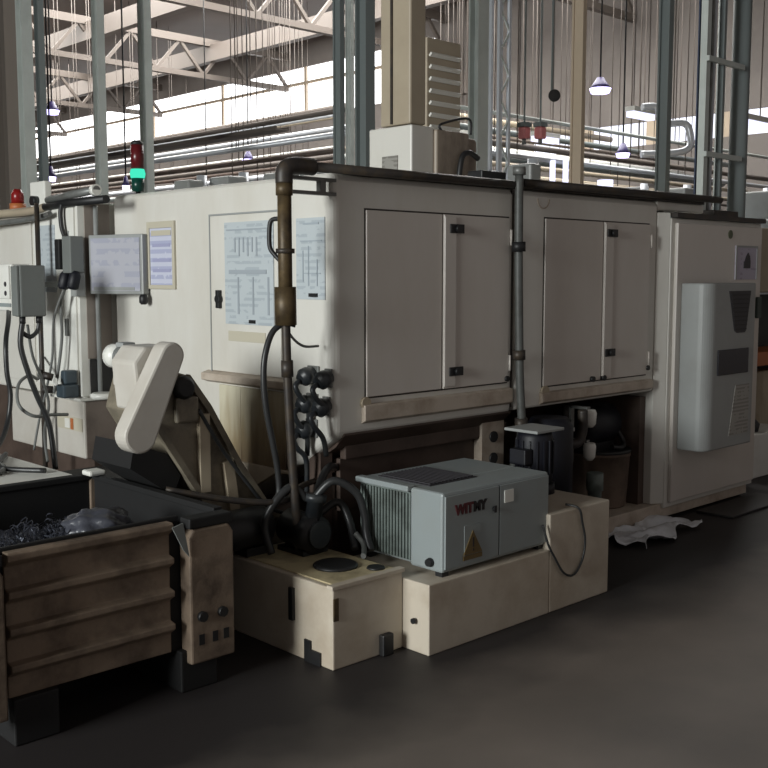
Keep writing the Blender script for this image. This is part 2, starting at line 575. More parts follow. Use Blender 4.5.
def double_doors(x0, xm, x1, z0, z1, lx, lz_top, lz_bot):
    obj('door_gap', B().box(x0 - 0.008, x1 + 0.008, MY - 0.002, MY + 0.004, z0 - 0.008, z1 + 0.008), 'pipe_dark', mc)
    a = obj('door', B().box(x0, xm - 0.004, MY - 0.010, MY, z0, z1), 'cream_door', mc, bevel=0.003)
    c = obj('door', B().box(xm + 0.004, x1, MY - 0.016, MY, z0, z1), 'cream_door', mc, bevel=0.003)
    obj('door_fold', B().box(xm + 0.004, xm + 0.085, MY - 0.023, MY - 0.0162, z0 + 0.01, z1 - 0.01), 'cream_door', c, bevel=0.003)
    for z in (lz_top, lz_bot):
        lt = B().box(lx - 0.05, lx + 0.05, MY - 0.03, MY - 0.0235, z - 0.022, z + 0.022)
        lt.cyl((lx, MY - 0.03, z), (lx, MY - 0.045, z), 0.018, 12)
        obj('latch', lt, 'black', c, bevel=0.002)
    for z in (z0 + 0.1, z1 - 0.1):
        obj('hinge', B().cyl((x1 + 0.004, MY - 0.022, z - 0.04), (x1 + 0.004, MY - 0.022, z + 0.04), 0.006, 8), 'cream_door', mc)


double_doors(3.232, 3.735, 4.235, 0.992, 1.842, 3.82, 1.775, 1.075)
double_doors(4.545, 5.085, 5.565, 0.945, 1.852, 5.15, 1.79, 1.10)
# grimy ledges under the doors
obj('sill_ledge', B().prism([(3.5, 0.962), (3.472, 0.955), (3.472, 0.885), (3.5, 0.87)], 0, 3.205, 4.262), 'band', mc, bevel=0.003)
obj('sill_ledge', B().prism([(3.5, 0.915), (3.472, 0.908), (3.472, 0.86), (3.5, 0.845)], 0, 4.52, 5.62), 'band', mc, bevel=0.003)
# runs on the ledge corners
for x, z, q in ((3.225, 0.965, 0.028), (4.56, 0.915, 0.032)):
    obj('oil_drip_boss', B().cyl((x, 3.484, z), (x, 3.5, z), q, 14), 'stained', mc)
for x, z in ((4.99, 0.955), (5.10, 0.955)):
    obj('drain_screw', B().cyl((x, 3.47, z), (x, 3.5, z), 0.016, 10), 'black', mc)
for x, z in ((4.22, 1.01), (5.565, 0.985)):
    obj('bolt', B().cyl((x, 3.472, z), (x, 3.5, z), 0.015, 10), 'black', mc)
b = B()
for i in range(28):
    a0 = math.pi + math.pi * i / 28
    a1 = math.pi + math.pi * (i + 1) / 28
    b.obox((4.53 + 0.05 * math.cos(a0), 3.499, 1.955 + 0.05 * math.sin(a0)), (4.53 + 0.05 * math.cos(a1), 3.499, 1.955 + 0.05 * math.sin(a1)), 0.006, 0.006)
obj('curved_scratch', b, 'band', mc)

# left wall: hatch door, windows with charts, sill beam, lower stained panels
X = MX
obj('door_gasket', B().box(X - 0.0125, X, 4.431, 4.440, 1.062, 1.852).box(X - 0.0125, X, 3.86, 4.431, 1.8435, 1.852), 'greycab', mc)
hd = obj('hatch_door', B().box(X - 0.012, X, 3.866, 4.43, 1.068, 1.843), 'cream', mc, bevel=0.003)
obj('door_handle', B().box(X - 0.035, X - 0.0125, 4.335, 4.362, 1.385, 1.475).cyl((X - 0.036, 4.348, 1.43), (X - 0.0121, 4.348, 1.43), 0.022, 12), 'black', hd, bevel=0.003)
obj('viewing_window', B().box(X - 0.018, X - 0.0125, 3.908, 4.298, 1.310, 1.806), 'paper2', hd, label='pale blue window with printed charts')
b = B()
b.box(X - 0.022, X - 0.0185, 3.96, 4.26, 1.555, 1.575)
for k in range(6):
    b.box(X - 0.021, X - 0.0185, 4.03 + k * 0.035, 4.04 + k * 0.035, 1.64 + 0.02 * (k % 2), 1.73)
for k in range(3):
    b.box(X - 0.021, X - 0.0185, 3.94 + k * 0.12, 3.952 + k * 0.12, 1.36, 1.54)
b.box(X - 0.021, X - 0.0185, 3.92, 4.28, 1.765, 1.772)
obj('chart_print', b, mat('chart_ink', (156, 164, 171), 0.5), hd)
obj('window_catch', B().box(X - 0.03, X - 0.0185, 4.05, 4.09, 1.318, 1.334), 'black', hd)
obj('label_strip', B().box(X - 0.016, X - 0.0125, 3.98, 4.28, 1.225, 1.275), 'frame', hd, bevel=0.001)
obj('viewing_window', B().box(X - 0.006, X, 3.552, 3.752, 1.44, 1.806), 'paper2', mc, label='narrow blue chart window by the corner')
b = B()
b.box(X - 0.009, X - 0.0065, 3.59, 3.70, 1.776, 1.784).box(X - 0.009, X - 0.0065, 3.57, 3.72, 1.70, 1.705)
b.box(X - 0.009, X - 0.0065, 3.60, 3.606, 1.50, 1.62).box(X - 0.009, X - 0.0065, 3.66, 3.666, 1.50, 1.68).box(X - 0.009, X - 0.0065, 3.70, 3.706, 1.52, 1.66)
b.box(X - 0.009, X - 0.0065, 3.58, 3.70, 1.555, 1.56)
obj('chart_print', b, mat('chart_ink_pale', (158, 168, 176), 0.5), mc)
obj('window_catch', B().box(X - 0.02, X - 0.0065, 3.60, 3.65, 1.452, 1.468), 'black', mc)
obj('sill_beam', B().prism([(X, 1.068), (X - 0.045, 1.055), (X - 0.045, 1.02), (X, 1.005)], 1, 3.80, 4.485), 'band', mc, bevel=0.003)
for y0, y1 in ((3.84, 3.9875), (3.99, 4.1925), (4.195, 4.375)):
    obj('lower_panel', B().box(X - 0.012, X, y0, y1, 0.62, 1.0), 'soaked', mc, bevel=0.004)
obj('chip_chute', B().prism([(3.78, 0.62), (3.9, 0.61), (4.26, 0.42), (4.44, 0.42), (4.44, 0.63), (3.78, 0.63)], 0, X - 0.03, X), 'tank', mc, bevel=0.003)
# base below the enclosure
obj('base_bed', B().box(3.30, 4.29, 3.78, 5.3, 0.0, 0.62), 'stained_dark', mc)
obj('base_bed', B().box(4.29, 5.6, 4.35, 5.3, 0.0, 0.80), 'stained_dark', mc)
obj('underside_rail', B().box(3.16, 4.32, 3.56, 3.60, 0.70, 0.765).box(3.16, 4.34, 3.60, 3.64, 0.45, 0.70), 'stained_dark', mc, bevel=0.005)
b = B()
b.box(4.10, 4.28, 3.545, 3.6, 0.47, 0.79)
obj('bracket_plate', b, 'band', mc, bevel=0.003)
b = B()
for z in (0.70, 0.585):
    b.cyl((4.19, 3.535, z), (4.19, 3.55, z), 0.03, 12)
obj('plate_hole', b, 'black', mc)
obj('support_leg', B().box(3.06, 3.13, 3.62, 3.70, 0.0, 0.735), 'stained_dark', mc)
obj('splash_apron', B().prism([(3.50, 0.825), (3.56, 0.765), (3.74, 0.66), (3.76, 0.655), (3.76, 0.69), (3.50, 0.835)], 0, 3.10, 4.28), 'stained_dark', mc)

# cable plugs on the left wall
plugs = [(3.635, 1.095, 'upper left one of the five black cable plugs near the machine corner'),
         (3.515, 1.088, 'upper right one of the five black cable plugs near the machine corner'),
         (3.645, 0.968, 'middle left one of the five black cable plugs near the machine corner'),
         (3.53, 0.962, 'middle right one of the five black cable plugs near the machine corner'),
         (3.65, 0.85, 'lowest one of the five black cable plugs near the machine corner')]
for i, (y, z, lb) in enumerate(plugs):
    t = thing('power_plug', lb, 'plug', (X, y, z - 0.06), 'black cable plugs on the machine side')
    obj('socket_plate', B().box(X - 0.012, X, y - 0.008 if i in (1, 3) else y - 0.04, y + 0.04, z - 0.04, z + 0.045), 'pipe', t, bevel=0.004)
    obj('housing', B().lathe((X - 0.012, y, z + 0.012), (X - 0.085, y, z - 0.012), [(0, 0.03), (0.3, 0.036), (0.35, 0.041), (0.75, 0.041), (0.8, 0.033), (1, 0.026)], 18), 'plug', t)
    pts = [(X - 0.09, y, z - 0.02), (X - 0.115, y - 0.004, z - 0.04), (X - 0.10, y - 0.01, z - 0.08), (X - 0.05, y - 0.012, z - 0.14 if i != 1 else z - 0.12)]
    if i in (0, 2, 4):
        pts.append((X - 0.03, y + 0.01, z - 0.24 if i != 4 else z - 0.3))
    if i == 3:
        pts.append((X - 0.03, y - 0.01, z - 0.22))
    obj('cable', B().tube(pts, 0.012, 8), 'plug', t)

# framed notice on the left wall
t = thing('framed_notice', 'beige framed notice with lavender printed sheet on cream machine wall', 'notice', (X, 4.9, 1.46))
b = B()
b.box(X - 0.014, X, 4.762, 4.785, 1.475, 1.835).box(X - 0.014, X, 5.010, 5.033, 1.475, 1.835)
b.box(X - 0.014, X, 4.785, 5.010, 1.80, 1.835).box(X - 0.014, X, 4.785, 5.010, 1.475, 1.497)
obj('frame', b, 'frame', t, bevel=0.002)
obj('sheet', B().box(X - 0.006, X, 4.785, 5.010, 1.497, 1.80), 'paper', t)
b = B()
for z in (1.70, 1.62, 1.565):
    b.box(X - 0.0085, X - 0.0065, 4.81, 4.985, z, z + 0.018)
obj('heading_lines', b, mat('lavender_ink', (158, 160, 190), 0.5), t)
obj('title_bar', B().box(X - 0.0085, X - 0.0065, 4.80, 4.995, 1.76, 1.788), 'frame', t)

# ================================================================== PIPES IN FRONT OF THE MACHINE
t = thing('conduit_pipe', 'grimy standing pipe with dark elbow before the machine corner', 'pipe', (2.80, 3.47, 0.33))
obj('riser', B().tube([(2.745, 3.47, 1.96), (2.747, 3.47, 1.35)], 0.030, 14, False), 'pipe_rust', t)
obj('lower_riser', B().tube([(2.747, 3.47, 1.36), (2.752, 3.47, 1.15), (2.766, 3.47, 0.88), (2.79, 3.47, 0.55), (2.812, 3.47, 0.333)], 0.019, 12), 'pipe_dark', t)
obj('elbow', B().tube([(2.745, 3.47, 1.93), (2.75, 3.47, 1.985), (2.80, 3.47, 2.005), (2.90, 3.47, 2.008)], 0.037, 14), 'pipe_dark', t)
obj('header', B().tube([(2.88, 3.462, 2.008), (4.25, 3.462, 2.012)], 0.021, 12, False), 'pipe_dark', t)
obj('coupling', B().cyl((2.745, 3.47, 1.50), (2.747, 3.47, 1.34), 0.046, 16), 'pipe_rust', t)
obj('coupling', B().cyl((2.747, 3.47, 1.66), (2.747, 3.47, 1.64), 0.040, 16), 'pipe_dark', t)
obj('coupling', B().cyl((2.751, 3.47, 1.19), (2.753, 3.47, 1.12), 0.026, 16), 'pipe_dark', t)
b = B().tube([(2.745, 3.47, 1.93), (2.745, 3.47, 1.88)], 0.036, 14, False)
obj('clamp', b, 'pipe_rust', t)
obj('handle', B().tube([(2.735, 3.495, 1.785), (2.725, 3.53, 1.78), (2.72, 3.54, 1.75), (2.72, 3.54, 1.67), (2.73, 3.52, 1.635), (2.742, 3.49, 1.605)], 0.010, 8), 'black', t)
# short rod bracket behind the elbow
obj('bracket', B().box(2.80, 3.06, 3.50, 3.53, 1.955, 1.97).box(2.80, 3.06, 3.50, 3.53, 1.895, 1.91).box(2.97, 3.0, 3.50, 3.53, 1.91, 1.955), 'pipe', t)

t = thing('service_pipe', 'grey vertical service pipe between the two pairs of machine doors', 'pipe', (4.26, 3.44, 0.47))
obj('riser', B().tube([(4.25, 3.44, 2.06), (4.255, 3.44, 1.6), (4.275, 3.44, 1.05), (4.295, 3.44, 0.72), (4.29, 3.50, 0.5), (4.29, 3.54, 0.47)], 0.022, 12), 'service', t)
b = B()
b.cyl((4.252, 3.44, 1.72), (4.254, 3.44, 1.67), 0.036, 14)
obj('clamp', b, 'black', t)
obj('coupling', B().cyl((4.266, 3.44, 1.16), (4.268, 3.44, 1.11), 0.034, 14), 'pipe_dark', t)
obj('coupling', B().cyl((4.292, 3.44, 0.80), (4.294, 3.44, 0.74), 0.034, 14), 'pipe_dark', t)
obj('end_cap', B().cyl((4.25, 3.44, 2.06), (4.25, 3.44, 2.10), 0.034, 14), 'pipe', t)
t = obj('header_pipe', B().tube([(4.30, 3.462, 2.025), (5.2, 3.462, 2.03), (6.35, 3.462, 2.035)], 0.022, 12, False), 'pipe_dark', None,
        'thin black pipe lying along the top edge of the rear machine half', 'pipe')
obj('black_box', B().box(4.03, 4.22, 3.50, 3.60, 2.032, 2.075), 'black', None, 'short black box lying on the machine top by the grey pipe', 'box', bevel=0.006)

# hoses
obj('coolant_hose', B().tube([(2.80, 3.47, 1.34), (2.765, 3.50, 1.345), (2.715, 3.52, 1.31), (2.675, 3.52, 1.22), (2.664, 3.52, 1.12), (2.675, 3.52, 0.99), (2.71, 3.52, 0.83), (2.735, 3.52, 0.70), (2.735, 3.52, 0.60), (2.68, 3.53, 0.52)], 0.0135, 10),
    'hose', None, 'black hose looping beside the standing pipe down to the tank', 'hose')
obj('drop_cable', B().tube([(2.78, 3.52, 1.34), (2.83, 3.53, 1.28), (2.90, 3.54, 1.24), (3.0, 3.56, 1.235)], 0.006, 8), 'hose_grey', None,
    'thin grey cable reaching from standing pipe to the machine corner', 'cable')

# ================================================================== ELECTRICAL CABINET
CX0, CX1, CY0, CY1 = 5.74, 6.90, 3.45, 4.3
t = thing('electrical_cabinet', 'tall cream electrical cabinet at the right end of the machine', 'cabinet', (6.3, 3.85, 0))
obj('body', B().box(CX0, CX1, CY0, CY1, 0.085, 1.90), 'cream', t, bevel=0.008)
obj('plinth', B().box(5.16, 6.86, 3.47, 4.2, 0.02, 0.115), 'band', t, bevel=0.005)
b = B()
for x in (5.25, 5.9, 6.78):
    b.cyl((x, 3.56, 0), (x, 3.56, 0.03), 0.035, 12)
    b.cyl((x, 4.1, 0), (x, 4.1, 0.03), 0.035, 12)
obj('foot', b, 'black', t)
obj('side_column', B().prism([(5.663, 3.50), (5.68, 3.49), (CX0 - 0.002, 3.455), (CX0 - 0.002, 4.2), (5.663, 4.2)], 2, 0.116, 1.93), 'cream', t, bevel=0.004)
dr = obj('door', B().box(CX0 + 0.04, CX1 - 0.03, CY0 - 0.025, CY0, 0.12, 1.87), 'cream_door', t, bevel=0.006)
obj('rain_lip', B().box(CX0 + 0.01, CX1, CY0 - 0.035, CY0 + 0.02, 1.902, 1.93), 'pipe_dark', t)
obj('notice', B().box(6.50, 6.80, CY0 - 0.030, CY0 - 0.0255, 1.52, 1.745), 'cabpaper', dr, label='lavender notice with a small dark picture')
obj('notice_border', B().box(6.50, 6.512, CY0 - 0.034, CY0 - 0.0302, 1.52, 1.745).box(6.788, 6.80, CY0 - 0.034, CY0 - 0.0302, 1.52, 1.745).box(6.512, 6.788, CY0 - 0.034, CY0 - 0.0302, 1.733, 1.745), 'greycab', dr)
b = B()
b.box(6.61, 6.70, CY0 - 0.034, CY0 - 0.0302, 1.595, 1.64).prism([(6.62, 1.64), (6.70, 1.64), (6.69, 1.675), (6.665, 1.70), (6.64, 1.675)], 1, CY0 - 0.034, CY0 - 0.0302)
obj('notice_picture', b, 'grille', dr)
b = B().cyl((6.425, CY0 - 0.03, 1.815), (6.425, CY0 - 0.0255, 1.815), 0.028, 18)
obj('round_badge', b, mat('olive_badge', (86, 92, 70), 0.5), dr)
obj('door_handle', B().box(6.80, 6.86, CY0 - 0.045, CY0 - 0.0255, 1.255, 1.40), mat('green_grey_handle', (48, 62, 56), 0.5), dr, bevel=0.006)
# side extension under machine end (frame around the alcove)
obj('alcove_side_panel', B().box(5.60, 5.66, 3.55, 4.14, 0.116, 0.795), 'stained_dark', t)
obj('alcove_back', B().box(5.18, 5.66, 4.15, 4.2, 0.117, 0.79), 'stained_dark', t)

t = thing('cabinet_air_conditioner', 'grey air conditioner unit mounted on the cream cabinet door', 'air conditioner', (6.0, 3.3, 0.45))
AY0, AY1 = 3.235, CY0 - 0.026
b = B()
# housing outline in plan: rounded left front corner
pl = [(5.83, AY1)]
for i in range(9):
    a = math.pi + (math.pi / 2) * i / 8
    pl.append((5.92 + 0.09 * math.cos(a), 3.30 + 0.065 * math.sin(a)))
pl += [(6.43, AY0), (6.45, AY0 + 0.02), (6.45, AY1)]
b.prism(pl, 2, 0.455, 1.50)
hs = obj('housing', b, 'greycab', t, bevel=0.01)
b = B().prism([(6.08, 1.45), (6.36, 1.45), (6.31, 1.20), (6.295, 1.185), (6.19, 1.185), (6.16, 1.20)], 1, AY0 - 0.004, AY0)
g = obj('air_grille', b, 'grille', t)
b = B()
for k in range(9):
    z = 1.205 + k * 0.027
    b.box(6.16 - (z - 1.2) * 0.26, 6.305 + (z - 1.2) * 0.17, AY0 - 0.009, AY0 - 0.0045, z, z + 0.008)
obj('grille_bar', b, 'black', g)
obj('control_display', B().box(5.96, 6.35, AY0 - 0.008, AY0, 0.925, 1.085), 'screen', t, bevel=0.003)
obj('rating_plate', B().prism([(6.13, 0.53), (6.38, 0.53), (6.38, 0.85), (6.20, 0.85)], 1, AY0 - 0.003, AY0), 'plate', t)

# ================================================================== COOLANT TANK
t = thing('coolant_tank', 'low cream coolant tank on the floor with chiller on it', 'tank', (3.4, 3.2, 0))
b = B().prism([(2.594, 3.0), (2.978, 3.0), (2.978, 3.70), (2.594, 3.70)], 2, 0.0, 0.333)
obj('corner_section', b, 'tank', t, bevel=0.006)
obj('long_section', B().box(2.98, 3.775, 2.85, 3.40, 0.0, 0.298), 'tank', t, bevel=0.005)
obj('pump_section', B().box(3.777, 4.25, 2.85, 3.36, 0.0, 0.462), 'tank', t, bevel=0.006)
obj('lid', B().box(2.62, 2.96, 3.03, 3.66, 0.333, 0.339), 'tank_top', t, bevel=0.003)
obj('rim', B().box(2.585, 2.985, 2.992, 3.028, 0.325, 0.343), 'tank', t, bevel=0.003)
obj('filler_opening', B().lathe((2.80, 3.22, 0.339), (2.80, 3.22, 0.352), [(0, 0.095), (0.6, 0.095), (1, 0.085)], 24), 'black', t)
obj('filler_opening', B().lathe((2.90, 3.08, 0.339), (2.90, 3.08, 0.347), [(0, 0.04), (1, 0.035)], 20), 'black', t)
obj('level_gauge', B().box(2.58, 2.594, 3.235, 3.262, 0.15, 0.285), 'black', t, label='narrow black level gauge')
b = B().cyl((2.972, 2.925, 0.135), (2.96, 2.925, 0.135), 0.012, 12)
obj('drain_plug', b, 'black', t)
b = B().box(2.586, 2.594, 3.07, 3.13, 0.0, 0.055).box(2.586, 2.594, 3.13, 3.17, 0, 0.09)
obj('dirt_bracket', b, 'black', t)
obj('drain_bracket', B().box(2.84, 2.90, 2.97, 3.0, 0.0, 0.09), 'black', t, bevel=0.006)
obj('corner_weld', B().box(2.596, 2.62, 2.994, 3.0, 0.2, 0.29), 'pipe_rust', t)

# ================================================================== CHILLER
t = thing('oil_chiller', 'pale grey boxy oil chiller with warning triangle on the coolant tank', 'chiller', (3.45, 3.13, 0.30))
hs = obj('housing', B().box(3.09, 3.80, 2.88, 3.07, 0.316, 0.655).box(3.12, 3.80, 3.07, 3.40, 0.316, 0.655), 'chiller', t, bevel=0.012)
b = B()
for x in (3.12, 3.76):
    for y in (2.91, 3.35):
        b.box(x - 0.02, x + 0.02, y - 0.02, y + 0.02, 0.298, 0.316)
obj('foot', b, 'black', t)
cl = obj('condenser_coil', B().box(3.098, 3.119, 3.075, 3.385, 0.335, 0.63), 'coil', t)
b = B()
for k in range(16):
    y = 3.085 + k * 0.019
    b.box(3.088, 3.098, y, y + 0.009, 0.34, 0.625)
obj('coil_fin', b, 'coil', cl)
obj('top_lip', B().box(3.075, 3.12, 3.07, 3.40, 0.635, 0.66), 'chiller', t, bevel=0.005)
tv = obj('top_vent', B().box(3.16, 3.46, 3.02, 3.34, 0.655, 0.659), 'grille', t)
b = B()
for k in range(12):
    x = 3.172 + k * 0.024
    b.box(x, x + 0.01, 3.03, 3.33, 0.6592, 0.665)
obj('vent_slat', b, 'grille', tv)
pn = obj('front_panel', B().box(3.10, 3.44, 2.872, 2.88, 0.332, 0.64), 'chiller', t, bevel=0.002)
obj('front_panel', B().box(3.447, 3.79, 2.872, 2.88, 0.332, 0.64), 'chiller', t, bevel=0.002)
obj('panel_seam', B().box(3.44, 3.447, 2.874, 2.882, 0.332, 0.64), 'black', t)
text_obj('brand_lettering', 'WIT', 0.058, 0.002, 'logo_red', t, (3.158, 2.87, 0.556), bold=0.003)
text_obj('brand_lettering', 'MY', 0.058, 0.002, 'logo_black', t, (3.272, 2.87, 0.556), bold=0.003)
ws = obj('warning_sign', B().box(3.215, 3.315, 2.869, 2.872, 0.36, 0.50), 'chiller', t)
obj('warning_triangle', B().prism([(3.205, 0.375), (3.325, 0.375), (3.265, 0.475)], 1, 2.8655, 2.869), 'yellow', ws)
obj('warning_bar', B().box(3.262, 3.269, 2.863, 2.8655, 0.405, 0.445).box(3.262, 3.269, 2.863, 2.8655, 0.388, 0.396), 'logo_black', ws)
obj('warning_caption', B().box(3.205, 3.325, 2.866, 2.869, 0.352, 0.372), 'yellow', ws)
obj('name_plate', B().box(3.475, 3.535, 2.868, 2.872, 0.56, 0.615), 'white', t)
obj('latch', B().cyl((3.405, 2.862, 0.545), (3.405, 2.872, 0.545), 0.010, 12).box(3.398, 3.412, 2.860, 2.864, 0.53, 0.56), 'black', t)
obj('knob', B().lathe((3.09, 2.945, 0.355), (3.068, 2.945, 0.355), [(0, 0.016), (0.3, 0.02), (1, 0.016)], 14), 'black', t)

# ================================================================== PUMPS ON THE TANK
def pump(name, lb, x, y, z0, r, h, m, capm, group):
    t = thing(name, lb, 'pump', (x, y, z0), group)
    obj('motor_body', B().lathe((x, y, z0 + 0.05), (x, y, z0 + h), [(0, r * 0.8), (0.04, r), (0.9, r), (1, r * 0.9)], 22), m, t)
    obj('base_flange', B().cyl((x, y, z0), (x, y, z0 + 0.05), r * 1.15, 20), m, t)
    b = B()
    for k in range(16):
        a = 2 * math.pi * k / 16
        b.obox((x + r * 1.03 * math.cos(a), y + r * 1.03 * math.sin(a), z0 + 0.1), (x + r * 1.03 * math.cos(a), y + r * 1.03 * math.sin(a), z0 + h - 0.04), 0.008, r * 0.12, (math.cos(a), math.sin(a), 0))
    obj('cooling_fin', b, m, t)
    if capm:
        obj('top_cap', B().cyl((x, y, z0 + h), (x, y, z0 + h + 0.022), r * 1.08, 22), capm, t)
    obj('terminal_box', B().box(x - r - 0.05, x - r + 0.01, y - 0.05, y + 0.05, z0 + h * 0.5, z0 + h * 0.75), m, t, bevel=0.006)
    return t


pump('coolant_pump', 'navy pump with pale square cap behind the chiller right end', 4.13, 3.22, 0.462, 0.09, 0.31, 'navy', None, None)
t0 = bpy.data.objects['coolant_pump']
obj('square_cap', B().box(4.02, 4.24, 3.12, 3.33, 0.775, 0.790), 'greycab', t0, bevel=0.004, label='pale grey square cap')
t = thing('cooling_pump_unit', 'navy pump block standing on the floor between tank and brown bucket', 'pump', (4.55, 3.45, 0))
obj('motor_body', B().lathe((4.55, 3.45, 0.30), (4.55, 3.45, 0.78), [(0, 0.10), (0.05, 0.13), (0.9, 0.13), (1, 0.1)], 22), 'navy', t)
obj('pump_base', B().box(4.40, 4.72, 3.33, 3.57, 0.0, 0.30), 'navy', t, bevel=0.01)
obj('pipe_stub', B().tube([(4.68, 3.42, 0.62), (4.76, 3.41, 0.62), (4.80, 3.41, 0.68), (4.80, 3.41, 0.80)], 0.028, 12), 'pipe_dark', t)
obj('valve_body', B().box(4.48, 4.66, 3.36, 3.40, 0.70, 0.72), 'greycab', t)
for i, (z, lb) in enumerate(((0.74, 'upper one of two small white filter cups beside the navy pumps'), (0.55, 'lower one of two small white filter cups beside the navy pumps'))):
    q = thing('filter_cup', lb, 'filter', (4.90, 3.43, z - 0.06), 'white filter cups')
    obj('cup', B().lathe((4.90, 3.43, z - 0.05), (4.90, 3.43, z + 0.05), [(0, 0.018), (0.2, 0.034), (0.8, 0.038), (1, 0.03)], 16), 'white', q)
    obj('bracket', B().box(4.885, 4.915, 3.44, 3.56, z + 0.05, z + 0.065).box(4.885, 4.915, 3.55, 3.565, z - 0.08, z + 0.065), 'pipe', q)
obj('filter_post', B().box(4.88, 4.92, 3.566, 3.60, 0.0, 0.80), 'pipe_dark', None, 'thin dark post that carries two white filter cups', 'post')
obj('stand_pipe', B().lathe((4.96, 3.43, 0.0), (4.96, 3.43, 0.42), [(0, 0.04), (0.75, 0.04), (0.76, 0.05), (1, 0.048)], 16), 'coil', None,
    'short grey-green capped standpipe on the floor left of the brown bucket', 'pipe')

# brown bucket and dark motor on it
t = thing('waste_bucket', 'brown dirty bucket standing under the machine next to the cabinet', 'bucket', (5.45, 3.74, 0.116))
obj('pail', B().lathe((5.45, 3.74, 0.116), (5.45, 3.74, 0.47), [(0, 0.165), (0.03, 0.17), (0.9, 0.19), (0.9, 0.194), (1, 0.194)], 26), 'brown', t)
obj('rim', B().lathe((5.45, 3.74, 0.455), (5.45, 3.74, 0.475), [(0, 0.197), (0.5, 0.198), (1, 0.195)], 26), 'black', t)
t = thing('hydraulic_motor', 'dark navy hydraulic motor above the brown bucket', 'motor', (5.42, 3.75, 0.476))
obj('motor_body', B().lathe((5.22, 3.75, 0.63), (5.57, 3.75, 0.63), [(0, 0.09), (0.1, 0.125), (0.85, 0.125), (1, 0.08)], 20), 'navy', t)
obj('mount', B().box(5.28, 5.52, 3.68, 3.82, 0.476, 0.52), 'black', t)
obj('hose', B().tube([(5.45, 3.70, 0.65), (5.50, 3.66, 0.60), (5.53, 3.62, 0.52), (5.47, 3.59, 0.49), (5.38, 3.60, 0.50)], 0.016, 8), 'black', t)

# loose cable on the tank front
obj('loose_cable', B().tube([(3.735, 2.86, 0.42), (3.75, 2.838, 0.33), (3.80, 2.838, 0.26), (3.87, 2.838, 0.175), (3.95, 2.838, 0.15), (4.015, 2.838, 0.21), (4.035, 2.838, 0.30), (4.01, 2.838, 0.39), (3.98, 2.838, 0.462), (3.96, 2.90, 0.475)], 0.0055, 8), 'hose', None,
    'thin dark loose cable hanging in a loop on the tank front', 'cable')

# plastic sheet and oily plate on the floor at right
b = B()
nx, ny = 26, 16
vs = {}
for i in range(nx):
    for j in range(ny):
        u, v = i / (nx - 1), j / (ny - 1)
        x = 5.04 + 0.72 * u + 0.05 * math.sin(v * 9)
        y = 3.13 + 0.30 * v + 0.10 * u + 0.04 * math.sin(u * 11)
        z = 0.012 + 0.045 * abs(math.sin(u * 7 + v * 3)) * abs(math.sin(v * 5 + 1 + u * 4)) + random.uniform(0, 0.012)
        vs[i, j] = b.bm.verts.new((x, y, z))
for i in range(nx - 1):
    for j in range(ny - 1):
        b.bm.faces.new((vs[i, j], vs[i + 1, j], vs[i + 1, j + 1], vs[i, j + 1]))
o = obj('plastic_sheet', b, 'sheetp', None, 'crumpled pale plastic sheet on the floor below the cabinet', 'sheet', smooth=True)
md = o.modifiers.new('solid', 'SOLIDIFY'); md.thickness = 0.003; md.offset = 1
obj('drip_plate', B().box(6.12, 6.95, 3.18, 3.44, 0.002, 0.016), 'sheet_dark', None, 'flat dark drip plate on the floor right of the plastic sheet', 'plate', bevel=0.003)

# dark hoses / valve cluster between pipe and chiller, on the tank
t = thing('hose_valve_cluster', 'dark pump and hoses cluster on the tank left of the chiller', 'pump', (2.86, 3.42, 0.339))
obj('pump_body', B().lathe((2.86, 3.40, 0.42), (2.86, 3.62, 0.44), [(0, 0.03), (0.05, 0.085), (0.3, 0.095), (0.35, 0.08), (0.9, 0.08), (1, 0.05)], 20), 'black', t)
obj('pump_foot', B().box(2.79, 2.93, 3.42, 3.60, 0.339, 0.36), 'black', t)
obj('inlet_neck', B().lathe((2.86, 3.44, 0.48), (2.88, 3.44, 0.60), [(0, 0.04), (0.7, 0.035), (0.72, 0.05), (1, 0.05)], 16), 'plug', t)
obj('valve_flange', B().cyl((2.86, 3.385, 0.43), (2.86, 3.40, 0.43), 0.06, 18), 'plug', t)
for pts in ([(2.87, 3.44, 0.58), (2.93, 3.38, 0.66), (3.02, 3.33, 0.60), (3.05, 3.31, 0.50), (3.05, 3.30, 0.42), (3.04, 3.26, 0.35)],
            [(2.84, 3.46, 0.58), (2.78, 3.48, 0.64), (2.70, 3.50, 0.58), (2.66, 3.52, 0.48), (2.68, 3.50, 0.36)],
            [(2.89, 3.46, 0.56), (2.98, 3.52, 0.64), (3.06, 3.56, 0.68), (3.15, 3.62, 0.66)],
            [(2.92, 3.52, 0.46), (3.02, 3.46, 0.54), (3.04, 3.40, 0.46), (3.0, 3.32, 0.355)]):
    obj('hose', B().tube(pts, 0.018, 9), 'hose', t)
obj('wire_bundle', B().tube([(3.02, 3.34, 0.42), (3.03, 3.30, 0.38), (2.99, 3.25, 0.36), (2.94, 3.20, 0.358)], 0.012, 8), 'hose_grey', t)
obj('cross_pipe', B().tube([(2.30, 3.72, 0.66), (2.55, 3.56, 0.60), (2.75, 3.50, 0.58), (2.95, 3.62, 0.60), (3.25, 3.72, 0.60)], 0.014, 8), 'pipe_dark', None, 'dark thin pipe lying across below the hatch toward the conveyor', 'pipe')

t = thing('dark_gap_filler', 'black cylinder added as deep shade on the tank behind the standing pipe', 'motor', (2.68, 3.62, 0.333))  # added dark body, fills a gap that holds only black shade
obj('motor_body', B().lathe((2.47, 3.63, 0.455), (2.76, 3.63, 0.455), [(0, 0.06), (0.08, 0.088), (0.9, 0.088), (1, 0.06)], 20), 'black', t)
obj('filler_foot', B().box(2.61, 2.75, 3.58, 3.68, 0.339, 0.375), 'black', t)

